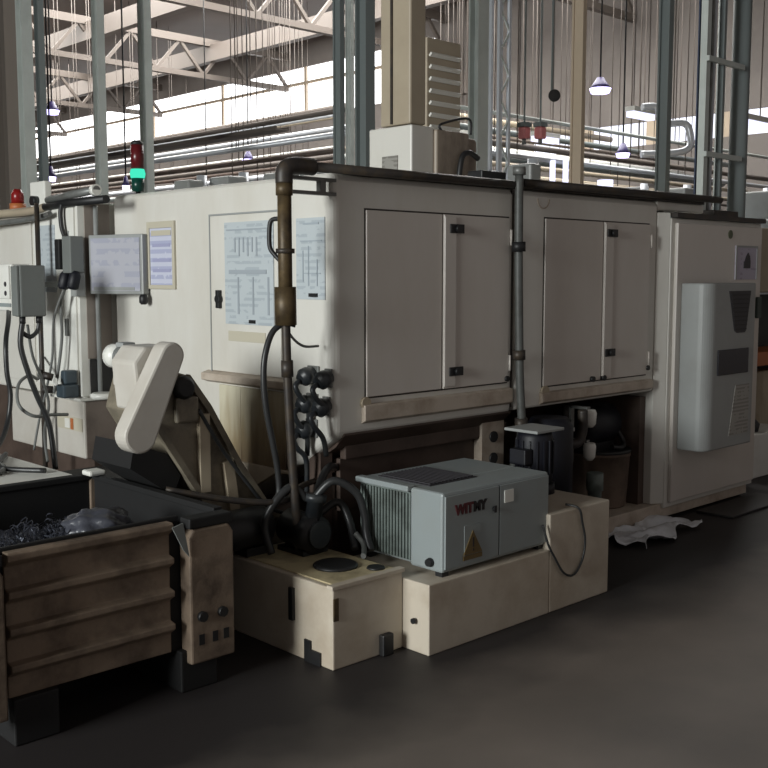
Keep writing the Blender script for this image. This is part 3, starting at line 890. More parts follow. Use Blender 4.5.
# ================================================================== CHIP CONVEYOR
t = thing('chip_conveyor', 'slanted greasy chip conveyor with cream oval chain guard over the bin', 'conveyor', (2.6, 3.85, 0))
g = obj('chain_guard', B().prism(capsule((2.122, 0.918), 0.072, (2.275, 1.228), 0.054), 1, 3.600, 3.690), 'guard', t, bevel=0.010)
b = B()
b.prism([(2.17, 1.00), (2.30, 1.02), (2.34, 1.10), (2.34, 1.262), (2.20, 1.262), (2.15, 1.20)], 1, 3.692, 3.88)
obj('head_housing', b, 'guard', t, bevel=0.012)
gm = obj('gearmotor', B().lathe((2.25, 3.885, 1.205), (2.25, 4.04, 1.205), [(0, 0.035), (0.1, 0.042), (0.55, 0.042), (0.56, 0.052), (0.97, 0.052), (1, 0.046)], 20), 'white', t)
b = B()
for k in range(6):
    b.cyl((2.25, 3.895 + k * 0.012, 1.205), (2.25, 3.899 + k * 0.012, 1.205), 0.049, 18)
obj('motor_fin', b, 'greycab', gm)
obj('terminal_box', B().box(2.22, 2.28, 3.90, 3.96, 1.248, 1.268), 'greycab', gm, bevel=0.004)
obj('gear_case', B().box(2.185, 2.285, 3.882, 3.93, 1.09, 1.16), 'guard', t, bevel=0.008)
# inclined trough from under the machine up to the head
tr = [(2.30, 1.17), (2.43, 1.13), (2.53, 0.99), (2.68, 0.72), (2.86, 0.47), (3.02, 0.40), (3.02, 0.16), (2.78, 0.30), (2.60, 0.42), (2.42, 0.68), (2.34, 0.82), (2.24, 0.98)]
obj('trough', B().prism(tr, 1, 3.745, 4.10), 'conv', t, bevel=0.006)
b = B()
up = [(2.42, 1.125), (2.525, 0.985), (2.68, 0.72), (2.86, 0.47), (3.00, 0.405)]
for a, c in zip(up[:-1], up[1:]):
    b.obox((a[0], 3.735, a[1]), (c[0], 3.735, c[1]), 0.03, 0.028)
lo = [(2.27, 0.93), (2.42, 0.70), (2.60, 0.43)]
for a, c in zip(lo[:-1], lo[1:]):
    b.obox((a[0], 3.735, a[1]), (c[0], 3.735, c[1]), 0.03, 0.028)
obj('side_rail', b, 'conv', t)
b = B()
b.obox((2.50, 3.733, 0.96), (2.50, 3.733, 0.62), 0.028, 0.05)
b.obox((2.62, 3.733, 0.74), (2.66, 3.733, 0.46), 0.028, 0.05)
obj('side_stiffener', b, 'stained', t)
obj('discharge_spout', B().prism([(2.18, 0.86), (2.34, 0.80), (2.40, 0.70), (2.36, 0.62), (2.16, 0.76)], 1, 3.76, 4.08), 'bin_in', t)
obj('bearing_cap', B().lathe((2.40, 3.735, 1.08), (2.40, 3.70, 1.08), [(0, 0.05), (0.6, 0.05), (1, 0.035)], 18), 'black', t)
obj('bearing_block', B().box(2.36, 2.47, 3.715, 3.745, 0.93, 1.04), 'conv', t, bevel=0.01)
b = B()
b.obox((2.66, 3.80, 0.45), (2.56, 3.80, 0.0), 0.05, 0.05)
obj('leg', b, 'conv', t)
b = B()
b.obox((2.66, 4.05, 0.45), (2.56, 4.05, 0.0), 0.05, 0.05)
obj('leg', b, 'conv', t)
b = B().tube([(2.47, 3.72, 0.98), (2.58, 3.71, 0.80), (2.70, 3.70, 0.64), (2.80, 3.69, 0.52), (2.90, 3.68, 0.47)], 0.009, 8)
obj('cable', b, 'hose', t)

# ================================================================== CHIP BIN
BX0, BX1, BY0, BY1, BZ0, BZ1 = 1.28, 2.262, 3.20, 4.25, 0.16, 0.655
t = thing('scrap_bin', 'battered brown ribbed steel scrap bin in the left foreground', 'bin', (1.77, 3.7, 0))
# ribbed front panel, profile in (y,z)
pr = []
z = BZ0
ribs = []
nr = 4
hh = (BZ1 - BZ0) / nr
for k in range(nr):
    z0 = BZ0 + k * hh
    pr += [(BY0 + 0.045, z0), (BY0 + 0.045, z0 + hh * 0.60), (BY0 + 0.012, z0 + hh * 0.78), (BY0 + 0.012, z0 + hh * 0.95)]
pr += [(BY0 + 0.02, BZ1), (BY0 + 0.062, BZ1), (BY0 + 0.062, BZ0)]
obj('front_panel', B().prism(pr, 0, BX0 + 0.115, BX1 - 0.245), 'bin', t, bevel=0.004)
obj('backing_strip', B().box(BX0 + 0.09, BX1 - 0.19, BY0 + 0.062, BY0 + 0.07, BZ0, BZ1 - 0.013), 'bin_in', t)
obj('side_panel', B().box(BX1 - 0.03, BX1 - 0.01, BY0 + 0.06, BY1 - 0.02, BZ0, BZ1), 'bin_in', t)
obj('side_panel', B().box(BX0 + 0.01, BX0 + 0.03, BY0 + 0.06, BY1 - 0.02, BZ0, BZ1), 'bin_in', t)
obj('back_panel', B().box(BX0 + 0.03, BX1 - 0.03, BY1 - 0.04, BY1 - 0.02, BZ0, BZ1), 'bin_in', t)
obj('bottom', B().box(BX0 + 0.03, BX1 - 0.03, BY0 + 0.063, BY1 - 0.04, BZ0, BZ0 + 0.02), 'bin_in', t)
for x0, x1 in ((BX0 - 0.02, BX0 + 0.09), (BX1 - 0.195, BX1)):
    obj('corner_post', B().prism([(BZ0 * 0 + x0, BZ0 - 0.05), (x1, BZ0 - 0.05), (x1, BZ1 - 0.065), (x1 - 0.02, BZ1 - 0.035), (x0 + 0.02, BZ1 - 0.035), (x0, BZ1 - 0.065)], 1, BY0 - 0.012, BY0 + 0.06), 'bin', t, bevel=0.008)
    obj('post_cap', B().box(x0 + 0.004, x1, BY0 - 0.008, BY0 + 0.06, BZ1 - 0.034, BZ1 + 0.006), 'bin_in', t, bevel=0.006)
for x0, x1 in ((BX0, BX0 + 0.05), (BX1 - 0.05, BX1)):
    obj('rear_post', B().box(x0, x1, BY1 - 0.05, BY1, BZ0 - 0.05, BZ1), 'bin', t, bevel=0.006)
b = B()
b.box(BX0 + 0.09, BX1 - 0.20, BY0 + 0.055, BY0 + 0.075, BZ1 - 0.012, BZ1 + 0.012)
b.box(BX1 - 0.04, BX1, BY0 + 0.06, BY1, BZ1 - 0.01, BZ1 + 0.015).box(BX0, BX0 + 0.04, BY0 + 0.06, BY1, BZ1 - 0.01, BZ1 + 0.015)
b.box(BX0 + 0.04, BX1 - 0.04, BY1 - 0.05, BY1, BZ1 - 0.01, BZ1 + 0.015)
obj('top_rim', b, 'bin_in', t, bevel=0.004)
for x in (BX0 + 0.12, BX1 - 0.22):
    obj('fork_pocket', B().box(x, x + 0.16, BY0 + 0.02, BY1 - 0.02, 0.0, BZ0), 'bin_in', t, bevel=0.006)
for x in (BX1 - 0.15, BX1 - 0.06):
    obj('bolt', B().cyl((x, BY0 - 0.013, 0.29), (x, BY0 - 0.03, 0.29), 0.02, 8), 'black', t)
for x in (BX1 - 0.15, BX1 - 0.09, BX1 - 0.04):
    obj('punched_slot', B().box(x - 0.012, x + 0.012, BY0 - 0.014, BY0 - 0.0121, 0.18, 0.22), 'black', t)
b = B()
b.prism([(BX1 - 0.27, BZ1 - 0.01), (BX1 - 0.225, BZ1 - 0.0), (BX1 - 0.20, BZ1 - 0.13), (BX1 - 0.225, BZ1 - 0.10)], 1, BY0 - 0.018, BY0 - 0.012)
obj('gusset', b, 'midgrey', t)

# heap of swarf: lumpy ground plus curls, one uncountable mass
b = B()
nx, ny = 40, 40
vs = {}
hx0, hx1, hy0, hy1 = BX0 + 0.035, BX1 - 0.035, BY0 + 0.065, BY1 - 0.045
for i in range(nx):
    for j in range(ny):
        u, v = i / (nx - 1), j / (ny - 1)
        z = 0.50 + 0.085 * math.sin(min(1, v * 1.6) * 2.2) * (0.9 - 0.5 * u) + 0.02 * math.sin(u * 9 + v * 5) + random.uniform(-0.012, 0.014) - 0.06 * v
        vs[i, j] = b.bm.verts.new((hx0 + (hx1 - hx0) * u, hy0 + (hy1 - hy0) * v, z))
for i in range(nx - 1):
    for j in range(ny - 1):
        b.bm.faces.new((vs[i, j], vs[i + 1, j], vs[i + 1, j + 1], vs[i, j + 1]))
for k in range(420):
    x = random.uniform(hx0 + 0.03, hx1 - 0.35)
    y = random.uniform(hy0 + 0.02, hy0 + 0.55)
    z = 0.585 + random.uniform(-0.02, 0.03) - 0.05 * (y - hy0)
    r = random.uniform(0.008, 0.022)
    dv = Vector((random.uniform(-1, 1), random.uniform(-1, 1), random.uniform(-0.3, 0.6))).normalized()
    a = dv.orthogonal().normalized(); c = dv.cross(a)
    n = random.randint(8, 20)
    pts = []
    for q in range(n):
        an = q * 0.9
        p = Vector((x, y, z)) + dv * q * 0.0035 + (a * math.cos(an) + c * math.sin(an)) * r
        p.x = min(max(p.x, hx0), hx1); p.y = min(max(p.y, hy0), hy1); p.z = min(p.z, 0.66)
        pts.append(p)
    w_ = random.uniform(0.003, 0.006)
    prev = None
    for p in pts:
        q0 = b.bm.verts.new(p); q1 = b.bm.verts.new(p + dv * w_)
        if prev:
            b.bm.faces.new((prev[0], q0, q1, prev[1]))
        prev = (q0, q1)
o = obj('metal_swarf', b, 'chips', None, 'heap of curly grey metal swarf filling the brown bin', 'swarf', kind='stuff')

# crumpled bag on the swarf
b = B()
ico = bmesh.ops.create_icosphere(b.bm, subdivisions=4, radius=1.0)
for v in ico['verts']:
    c = v.co.copy()
    n = 1 + 0.14 * math.sin(c.x * 7 + c.z * 4) * math.sin(c.y * 6) + random.uniform(-0.05, 0.05)
    v.co = Vector((1.87 + c.x * 0.13 * n, 3.50 + c.y * 0.11 * n, 0.625 + max(c.z, -0.5) * 0.055 * n))
obj('crumpled_bag', b, 'bag', None, 'crumpled grey plastic bag lying on the metal swarf', 'bag', smooth=True)
b = B().box(2.175, 2.255, 4.13, 4.21, 0.671, 0.695)
obj('white_block', b, 'white', None, 'small white block on the rear right rim corner of the brown bin', 'block', bevel=0.01)

# ================================================================== SECOND MACHINE AT LEFT
NX = 2.86
t = thing('lathe_enclosure', 'second white machine enclosure at the left behind the brown bin', 'machine', (4.0, 7.2, 0))
obj('enclosure', B().box(NX, 4.9, 5.46, 9.0, 0.84, 1.96), 'cream', t, bevel=0.012)
obj('base_bed', B().box(NX + 0.1, 4.8, 5.56, 8.9, 0.0, 0.84), 'stained_dark', t)
obj('base_box', B().box(NX - 0.02, 3.3, 5.44, 6.4, 0.50, 0.835), 'guard', t, bevel=0.01)
obj('flange_ledge', B().box(NX - 0.05, 3.30, 5.42, 5.92, 0.836, 0.852), 'white', t, bevel=0.003)
obj('edge_trim', B().box(NX - 0.02, NX + 0.03, 5.45, 5.47, 0.86, 1.95), 'white', t)
dr = obj('side_door', B().box(NX - 0.012, NX, 5.52, 6.02, 0.90, 1.93), 'white', t, bevel=0.004)
obj('door_handle', B().box(NX - 0.03, NX - 0.0125, 5.60, 5.625, 1.20, 1.30), 'pipe', dr, bevel=0.003)
obj('window_panel', B().box(NX - 0.016, NX - 0.0122, 5.74, 5.98, 1.45, 1.84), 'paper2', dr)
obj('slot_mark', B().box(NX - 0.016, NX - 0.0122, 5.57, 5.59, 1.74, 1.80), 'greycab', dr)
obj('side_door', B().box(NX - 0.012, NX, 6.06, 6.46, 0.90, 1.93), 'cream', t, bevel=0.004)
obj('stripe_band', B().box(NX - 0.026, NX - 0.0205, 5.46, 5.76, 0.655, 0.73), 'frame', t)
obj('warning_sticker', B().box(NX - 0.03, NX - 0.0265, 5.60, 5.66, 0.665, 0.72), 'white', t)
obj('warning_sticker', B().box(NX - 0.03, NX - 0.0265, 5.56, 5.59, 0.66, 0.725), 'orange', t)
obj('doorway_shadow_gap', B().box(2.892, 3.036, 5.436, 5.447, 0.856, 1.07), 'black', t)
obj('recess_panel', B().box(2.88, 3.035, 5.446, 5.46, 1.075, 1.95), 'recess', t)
obj('base_side_panel', B().box(2.85, 3.035, 5.432, 5.439, 0.505, 0.83), mat('oily_shaded_base_paint', (120, 108, 100), 0.5, dirt=(72, 62, 56), amount=0.7, scale=5), t)  # dirty panel, also darkened to put this face's shade into its colour
t2 = obj('recess_pipe', B().tube([(2.94, 5.43, 0.86), (2.94, 5.43, 1.50), (2.94, 5.43, 1.94)], 0.013, 10, False), 'greycab', None,
         'thin grey vertical pipe in the gap between both machines', 'pipe')
obj('round_cover', B().lathe((2.92, 5.36, 0.853), (2.92, 5.36, 0.885), [(0, 0.07), (0.7, 0.075), (1, 0.06)], 22), 'white', None,
    'white round cover lying on the left machine ledge', 'cover')

# document box, set at a slant against the recess between the machines
t = thing('document_box', 'grey-lavender document box hung left of the framed notice', 'box', (2.94, 5.22, 1.445))
dn = Vector((-0.967, -0.254, 0))
p0 = Vector((2.905, 5.42, 0)); p1 = Vector((3.010, 5.02, 0)); zc = Vector((0, 0, 1.608))
obj('case', B().obox(p0 + zc, p1 + zc, 0.045, 0.328), 'greycab', t, bevel=0.006)
dy = (p1 - p0).normalized()
obj('printed_face', B().obox(p0 + zc + dn * 0.0245 + dy * 0.02, p1 + zc + dn * 0.0245 - dy * 0.02, 0.004, 0.29), 'boxpaper', t)
obj('lower_strip', B().obox(p0 + dn * 0.0275 + dy * 0.04 + Vector((0, 0, 1.475)), p1 + dn * 0.0275 - dy * 0.06 + Vector((0, 0, 1.475)), 0.002, 0.018), 'greycab', t)
kx, ky = p1.x - 0.015, p1.y + 0.005
obj('clamp_knob', B().lathe((kx, ky, 1.445), (kx, ky, 1.39), [(0, 0.016), (0.3, 0.024), (0.8, 0.024), (1, 0.014)], 14), 'black', t)
obj('back_bracket', B().box(2.95, 3.035, 5.30, 5.34, 1.58, 1.62), 'pipe_dark', t)

# pipes over the left machine
t = thing('air_header', 'grey air pipe lying over the left machine top', 'pipe', (2.85, 5.5, 1.96))
obj('light_pipe', B().tube([(2.85, 5.82, 1.985), (2.85, 5.55, 2.00), (2.85, 5.24, 2.012)], 0.022, 14, False), 'pipe', t)
obj('dark_pipe', B().tube([(2.84, 5.85, 1.945), (2.84, 5.60, 1.955), (2.84, 5.12, 1.955)], 0.022, 14, False), 'black', t)
obj('collar', B().cyl((2.85, 5.275, 2.01), (2.85, 5.24, 2.012), 0.03, 16), 'white', t)
obj('drop_hose', B().tube([(2.825, 5.60, 1.95), (2.82, 5.61, 1.90), (2.82, 5.60, 1.82), (2.825, 5.58, 1.77)], 0.013, 10), 'black', t)
t = thing('beige_conduit', 'beige conduit running left over the second machine', 'pipe', (2.7, 6.2, 1.9))
obj('pipe_run', B().tube([(2.84, 5.84, 1.945), (2.83, 5.92, 1.935), (2.81, 6.05, 1.925), (2.78, 6.45, 1.925), (2.70, 7.6, 1.92)], 0.024, 12), 'duct', t)
obj('lower_run', B().tube([(2.80, 5.70, 1.90), (2.80, 5.85, 1.885), (2.78, 6.2, 1.87), (2.74, 6.8, 1.86)], 0.016, 12), 'pipe', t)
obj('stand_post', B().tube([(2.75, 5.76, 0.0), (2.75, 5.76, 1.96)], 0.014, 10, False), 'pipe_dark', None, 'thin dark standing post beside the left machine door', 'post')

t = thing('cable_gland_box', 'small dark and grey socket box on left machine door', 'socket', (2.80, 5.5, 1.44))
obj('box_body', B().box(2.765, 2.848, 5.40, 5.50, 1.56, 1.765), 'midgrey', t, bevel=0.006)
obj('switch_block', B().box(2.75, 2.83, 5.505, 5.56, 1.58, 1.75), 'black', t, bevel=0.006)
for y in (5.41, 5.52):
    obj('plug', B().lathe((2.80, y, 1.57), (2.775, y, 1.47), [(0, 0.02), (0.2, 0.032), (0.9, 0.032), (1, 0.02)], 14), 'navy', t)
obj('lower_bracket', B().box(2.79, 2.848, 5.395, 5.46, 1.43, 1.56), 'greycab', t, bevel=0.004)
obj('cable', B().tube([(2.79, 5.52, 1.48), (2.78, 5.56, 1.38), (2.79, 5.58, 1.2), (2.78, 5.62, 1.0), (2.77, 5.66, 0.87)], 0.009, 8), 'hose_grey', t)

t = thing('grey_junction_box', 'grey junction box with hoses hanging from its bottom, far left', 'junction box', (2.43, 5.2, 1.32))
obj('case', B().box(2.36, 2.50, 5.16, 5.24, 1.335, 1.60), 'midgrey', t, bevel=0.008)
obj('lid', B().box(2.345, 2.359, 5.165, 5.235, 1.34, 1.595), 'midgrey', t, bevel=0.003)
obj('cable_gland', B().cyl((2.38, 5.19, 1.335), (2.38, 5.19, 1.30), 0.016, 10).cyl((2.47, 5.19, 1.335), (2.47, 5.19, 1.30), 0.016, 10), 'black', t)
obj('wall_bracket', B().obox((2.45, 5.235, 1.34), (2.735, 5.75, 1.34), 0.012, 0.012), 'pipe', t)
obj('hose', B().tube([(2.38, 5.19, 1.31), (2.365, 5.19, 1.19), (2.395, 5.18, 1.05), (2.44, 5.18, 0.92), (2.49, 5.17, 0.79), (2.505, 5.16, 0.68), (2.50, 5.12, 0.53)], 0.0145, 10), 'hose', t, label='thick black hose')
obj('hose', B().tube([(2.47, 5.19, 1.31), (2.46, 5.19, 1.26), (2.42, 5.19, 1.23), (2.385, 5.20, 1.25)], 0.012, 8), 'hose', t)
t = thing('white_switch_box', 'white switch box at the left edge beside the grey junction box', 'switch box', (2.48, 5.65, 1.35))
obj('case', B().box(2.49, 2.60, 5.55, 5.80, 1.352, 1.61), 'white', t, bevel=0.008)
obj('front_lid', B().box(2.478, 2.49, 5.56, 5.79, 1.42, 1.60), 'white', t, bevel=0.003)
obj('button', B().cyl((2.475, 5.60, 1.50), (2.49, 5.60, 1.50), 0.014, 12).cyl((2.475, 5.60, 1.45), (2.49, 5.60, 1.45), 0.014, 12), 'grille', t)
obj('label_band', B().box(2.484, 2.49, 5.56, 5.79, 1.375, 1.395), 'chiller', t)
obj('mounting_arm', B().box(2.60, NX, 5.66, 5.69, 1.48, 1.51), 'pipe', t)
obj('left_power_cable', B().tube([(2.50, 5.62, 1.35), (2.42, 5.45, 1.30), (2.345, 5.32, 1.2), (2.335, 5.30, 1.05), (2.35, 5.30, 0.92), (2.32, 5.28, 0.78), (2.22, 5.15, 0.70), (2.10, 5.0, 0.675)], 0.013, 10), 'hose', None,
    'black power cable hanging at the left edge of the photo', 'cable')
obj('sagging_cable', B().tube([(2.83, 5.92, 1.06), (2.70, 5.70, 0.98), (2.62, 5.55, 0.97), (2.54, 5.48, 1.0), (2.45, 5.42, 0.96), (2.42, 5.36, 0.86), (2.47, 5.30, 0.80), (2.60, 5.34, 0.79), (2.70, 5.36, 0.78)], 0.009, 8), 'hose_grey', None,
    'thin grey cable sagging across the left machine front', 'cable')

obj('hanging_wire', B().tube([(2.77, 5.50, 1.47), (2.75, 5.59, 1.30), (2.75, 5.63, 1.07), (2.75, 5.73, 0.86), (2.74, 5.80, 0.70), (2.72, 5.84, 0.52)], 0.007, 8), 'hose_grey', None,
    'thin grey wire hanging down from the socket box to the table', 'wire')
obj('bundle_cable', B().tube([(2.42, 5.22, 1.29), (2.48, 5.30, 1.12), (2.56, 5.36, 0.98), (2.60, 5.38, 0.84), (2.55, 5.34, 0.70), (2.52, 5.25, 0.55)], 0.008, 8), 'hose_grey', None,
    'grey cable hanging beside the thick black hose of the junction box', 'cable')
t = thing('valve_manifold', 'blue-grey pneumatic valve manifold at the left machine base', 'valve', (2.77, 5.55, 0.853))
obj('body', B().box(2.74, 2.84, 5.48, 5.58, 0.853, 0.93).box(2.76, 2.84, 5.50, 5.56, 0.93, 1.01), mat('steel_blue_valve', (66, 78, 86), 0.4, dirt=(40, 46, 52), amount=0.7, scale=14), t, bevel=0.012)
obj('solenoid', B().cyl((2.72, 5.57, 0.97), (2.68, 5.60, 0.985), 0.022, 12), 'pipe_dark', t)
obj('solenoid', B().cyl((2.72, 5.57, 0.90), (2.67, 5.60, 0.905), 0.022, 12), 'pipe_dark', t)
obj('gauge', B().cyl((2.715, 5.53, 0.95), (2.72, 5.53, 0.95), 0.024, 16), 'white', t)

# white platform behind the bin and things on it
t = thing('side_table', 'low white-topped side table behind the brown bin, far left', 'table', (1.95, 4.7, 0))
obj('table_top', B().box(1.35, 2.18, 4.30, 5.08, 0.625, 0.66), 'white', t, bevel=0.004)
obj('black_edge', B().box(1.35, 2.18, 4.28, 4.30, 0.56, 0.655), 'black', t)
for x in (1.39, 2.12):
    for y in (4.34, 5.02):
        obj('leg', B().box(x - 0.02, x + 0.02, y - 0.02, y + 0.02, 0, 0.625), 'column_dark', t)
t = thing('oil_pump_unit', 'dark pump with rusty top on the table at the left edge', 'pump', (1.98, 4.95, 0.66))
obj('motor_body', B().lathe((1.86, 4.96, 0.76), (2.04, 4.96, 0.76), [(0, 0.07), (0.1, 0.085), (0.9, 0.085), (1, 0.06)], 18), 'black', t)
obj('foot', B().box(1.87, 2.03, 4.90, 5.02, 0.66, 0.69), 'black', t)
obj('top_fitting', B().lathe((2.03, 4.96, 0.83), (2.03, 4.96, 0.90), [(0, 0.03), (0.5, 0.04), (1, 0.02)], 14), 'brown', t)
for pts, lb in (([(2.10, 4.40, 0.674), (1.98, 4.60, 0.674), (2.08, 4.82, 0.674), (2.16, 4.95, 0.674)], 'dark hose lying along the right side of the white table'),
                ([(1.80, 4.45, 0.672), (1.95, 4.52, 0.672), (2.02, 4.70, 0.672), (1.93, 4.82, 0.672), (1.80, 4.78, 0.672)], 'grey hose curled on the middle of the white table')):
    obj('loose_hose', B().tube(pts, 0.012, 8), 'hose' if 'dark' in lb else 'hose_grey', None, lb, 'hose')
obj('floor_chute', B().prism([(4.30, 0.25), (5.3, 0.25), (5.3, 0.48), (4.45, 0.58), (4.30, 0.58)], 0, 2.22, 2.95), 'bin_in', None,
    'dark oily chute trough behind the chip conveyor', 'trough', bevel=0.01)

# red lamp and white box on top of left machine
t = thing('beacon_lamp', 'small red beacon lamp above the left machine, left edge', 'lamp', (2.95, 6.44, 1.955))
obj('lens', B().lathe((2.95, 6.44, 2.0), (2.95, 6.44, 2.09), [(0, 0.04), (0.7, 0.038), (1, 0.02)], 16), 'red', t)
obj('lamp_base', B().cyl((2.95, 6.44, 1.955), (2.95, 6.44, 2.0), 0.05, 16), 'orange', t)
t = thing('control_pendant_box', 'white box on top of the left machine beside red beacon', 'box', (3.07, 6.27, 1.96))
obj('case', B().box(3.00, 3.05, 6.17, 6.37, 1.96, 2.13), 'white', t, bevel=0.008)
obj('knob', B().cyl((3.0, 6.27, 2.01), (2.96, 6.27, 2.01), 0.03, 14), 'black', t)

# ================================================================== STACK LIGHT AND TOP BOX ON MAIN MACHINE
t = thing('stack_light', 'signal tower with dark red lens over lit green lens', 'signal lamp', (3.14, 5.30, 2.0))
LX, LY = 3.14, 5.30
obj('pole', B().cyl((LX, LY, 1.99), (LX, LY, 2.02), 0.014, 10), 'black', t)
obj('lower_case', B().lathe((LX, LY, 2.02), (LX, LY, 2.095), [(0, 0.034), (1, 0.036)], 18), 'greencase', t)
obj('green_lens', B().lathe((LX, LY, 2.095), (LX, LY, 2.145), [(0, 0.038), (0.5, 0.044), (1, 0.038)], 20), 'green', t, label='lit green lens')
obj('red_lens', B().lathe((LX, LY, 2.148), (LX, LY, 2.28), [(0, 0.037), (1, 0.036)], 20), 'red_dark', t, label='dark red unlit lens')
obj('cap', B().lathe((LX, LY, 2.28), (LX, LY, 2.305), [(0, 0.036), (0.6, 0.034), (1, 0.02)], 20), 'black', t)

t = thing('mist_collector', 'cream mist collector box standing on top of the main machine', 'box', (4.2, 4.1, 2.0))
obj('case', B().box(4.0, 4.17, 3.97, 4.30, 2.0, 2.345), 'cream', t, bevel=0.008)
obj('rating_plate', B().box(3.994, 3.9995, 4.07, 4.19, 2.06, 2.19), 'plate', t)
obj('blower_housing', B().box(4.172, 4.44, 3.95, 4.22, 2.0, 2.335), 'blower', t, bevel=0.012)
obj('motor_block', B().box(4.441, 4.56, 3.99, 4.18, 2.001, 2.32), 'blower', t, bevel=0.03)
obj('motor_collar', B().tube([(4.34, 3.935, 2.02), (4.335, 3.93, 2.10), (4.36, 3.93, 2.20), (4.42, 3.93, 2.225), (4.50, 3.94, 2.20)], 0.016, 10), 'black', t)
obj('duct', B().box(4.01, 4.13, 3.99, 4.22, 2.352, 3.6), 'duct', t, bevel=0.01)
obj('duct_seam', B().box(4.002, 4.009, 4.12, 4.135, 2.36, 3.6), 'pipe_dark', t)
obj('carry_bar', B().tube([(4.22, 3.96, 2.33), (4.22, 3.96, 2.365), (4.44, 3.96, 2.415), (4.46, 3.96, 2.33)], 0.007, 8), 'black', t)
obj('white_pipe', B().cyl((4.20, 4.12, 2.34), (4.20, 4.12, 3.6), 0.02, 12), 'silver', t)
t = thing('louvre_box', 'pale louvred vent box behind the mist collector duct', 'vent', (4.62, 4.5, 2.0))
obj('case', B().box(4.56, 4.86, 4.40, 4.66, 2.0, 2.95), 'duct', t, bevel=0.008)
for k in range(8):
    z = 2.36 + k * 0.07
    obj('louvre', B().obox((4.58, 4.39, z), (4.84, 4.39, z), 0.024, 0.014, (0, 1, 1)), 'white', t)

# rear top clutter near cabinet
t = thing('cable_riser_rack', 'steel riser rack with cables standing on the cream cabinet top', 'rack', (6.75, 3.78, 1.931))
obj('upright', B().box(6.63, 6.68, 3.75, 3.80, 1.931, 3.6), 'column', t)
obj('upright', B().box(6.86, 6.89, 3.75, 3.79, 1.931, 3.6), 'column_dark', t)
obj('back_plate', B().box(6.681, 6.76, 3.84, 3.85, 1.931, 3.6), 'bluegrey', t)
obj('base_box', B().box(6.56, 6.898, 3.62, 3.95, 1.9305, 1.99), 'pipe_dark', t, bevel=0.006)
for z in (2.36, 3.0, 3.5):
    obj('crossbar', B().box(6.62, 7.12, 3.725, 3.749, z, z + 0.035), 'column', t)
for x, r, m_ in ((6.705, 0.02, 'bluegrey'), (6.745, 0.012, 'column_dark'), (6.78, 0.014, 'pipe'), (6.82, 0.012, 'silver')):
    obj('riser_cable', B().tube([(x, 3.80, 1.98), (x + 0.005, 3.81, 2.4), (x, 3.80, 3.0), (x, 3.80, 3.6)], r, 10), m_, t)
obj('thick_riser_pipe', B().cyl((7.20, 3.80, 0), (7.20, 3.80, 5.0), 0.065, 16), 'column_dark', None,
    'thick dark pipe rising from the floor behind the cream cabinet', 'pipe')
obj('thin_riser_pipe', B().cyl((7.10, 3.90, 0), (7.10, 3.90, 5.0), 0.03, 14), 'column', None,
    'thin pale pipe rising left of the thick dark pipe behind the cabinet', 'pipe')

# ================================================================== RIGHT EDGE MACHINE
t = thing('right_machine', 'beige machine with dark opening at the right edge', 'machine', (9.2, 5.0, 0))
obj('body', B().box(8.15, 10.4, 4.25, 6.4, 1.40, 1.95), 'duct', t, bevel=0.01)
obj('base', B().box(8.2, 10.3, 4.35, 6.4, 0.0, 0.70), 'stained', t, bevel=0.01)
obj('dark_opening', B().box(8.25, 10.3, 4.50, 6.4, 0.70, 1.40), 'black', t)
obj('rusty_tray', B().box(8.0, 9.6, 4.16, 4.5, 0.78, 0.90), 'orange', t, bevel=0.01)
obj('light_rail', B().box(8.05, 9.6, 4.22, 4.26, 1.385, 1.40), 'silver', t)
t = thing('white_crate', 'white crate on floor at the right edge beside cabinet', 'crate', (7.75, 3.95, 0))
obj('box', B().box(7.42, 8.1, 3.72, 4.10, 0.0, 0.34), 'white', t, bevel=0.01)
obj('top_items', B().lathe((7.62, 3.86, 0.34), (7.62, 3.86, 0.44), [(0, 0.08), (0.6, 0.09), (1, 0.05)], 14), 'black', t)

# ================================================================== BACKGROUND: columns
def column(px, d, wpx, m, lb, group=None, dep=0.18, hgt=8.5, name='steel_column'):
    x, y = at(px, d)
    w_ = wpx * d / 1062.0 * 0.74
    t = thing(name, lb, 'column', (x, y, 0), group)
    fl = 0.25 * w_
    b = B()
    # H-section
    b.box(x - w_ / 2, x + w_ / 2, y - dep / 2, y - dep / 2 + 0.02, 0, hgt)
    b.box(x - w_ / 2, x + w_ / 2, y + dep / 2 - 0.02, y + dep / 2, 0, hgt)
    b.box(x - 0.012, x + 0.012, y - dep / 2 + 0.02, y + dep / 2 - 0.02, 0, hgt)
    obj('shaft', b, m, t)
    obj('foot_plate', B().box(x - w_ / 2 - 0.05, x + w_ / 2 + 0.05, y - dep / 2 - 0.05, y + dep / 2 + 0.05, 0, 0.02), m, t)
    return t


column(28, 10.2, 15, 'column', 'grey-green steel column at upper left beside the red beacon', dep=0.12)
column(43, 12.5, 9, 'column_dark', 'dark narrow steel column just right of the leftmost grey column', dep=0.10)
column(101, 11.2, 11, 'column', 'grey column left of the signal tower', dep=0.12)
column(147, 12.0, 11, 'column', 'grey column directly right of the signal tower', dep=0.14)
column(339, 9.6, 8, 'column_dark', 'dark column left of the mist collector, left one of the close pair', dep=0.10)
column(365, 9.2, 17, 'column_dark', 'dark wide column touching the mist collector at its left', dep=0.14)
column(350, 12.5, 6, 'column', 'thin pale column seen between two dark columns', dep=0.10)
column(478, 11.5, 22, 'column', 'wide grey column between mist collector and lattice column', dep=0.14)
column(577, 9.4, 8, 'beige', 'beige column above the rear half of the machine', dep=0.12)
column(663, 10.5, 11, 'column_dark', 'dark slim column left of the riser rack', dep=0.12)
column(10, 13.0, 20, 'blind', 'wide brownish column at the upper left corner', dep=0.3)

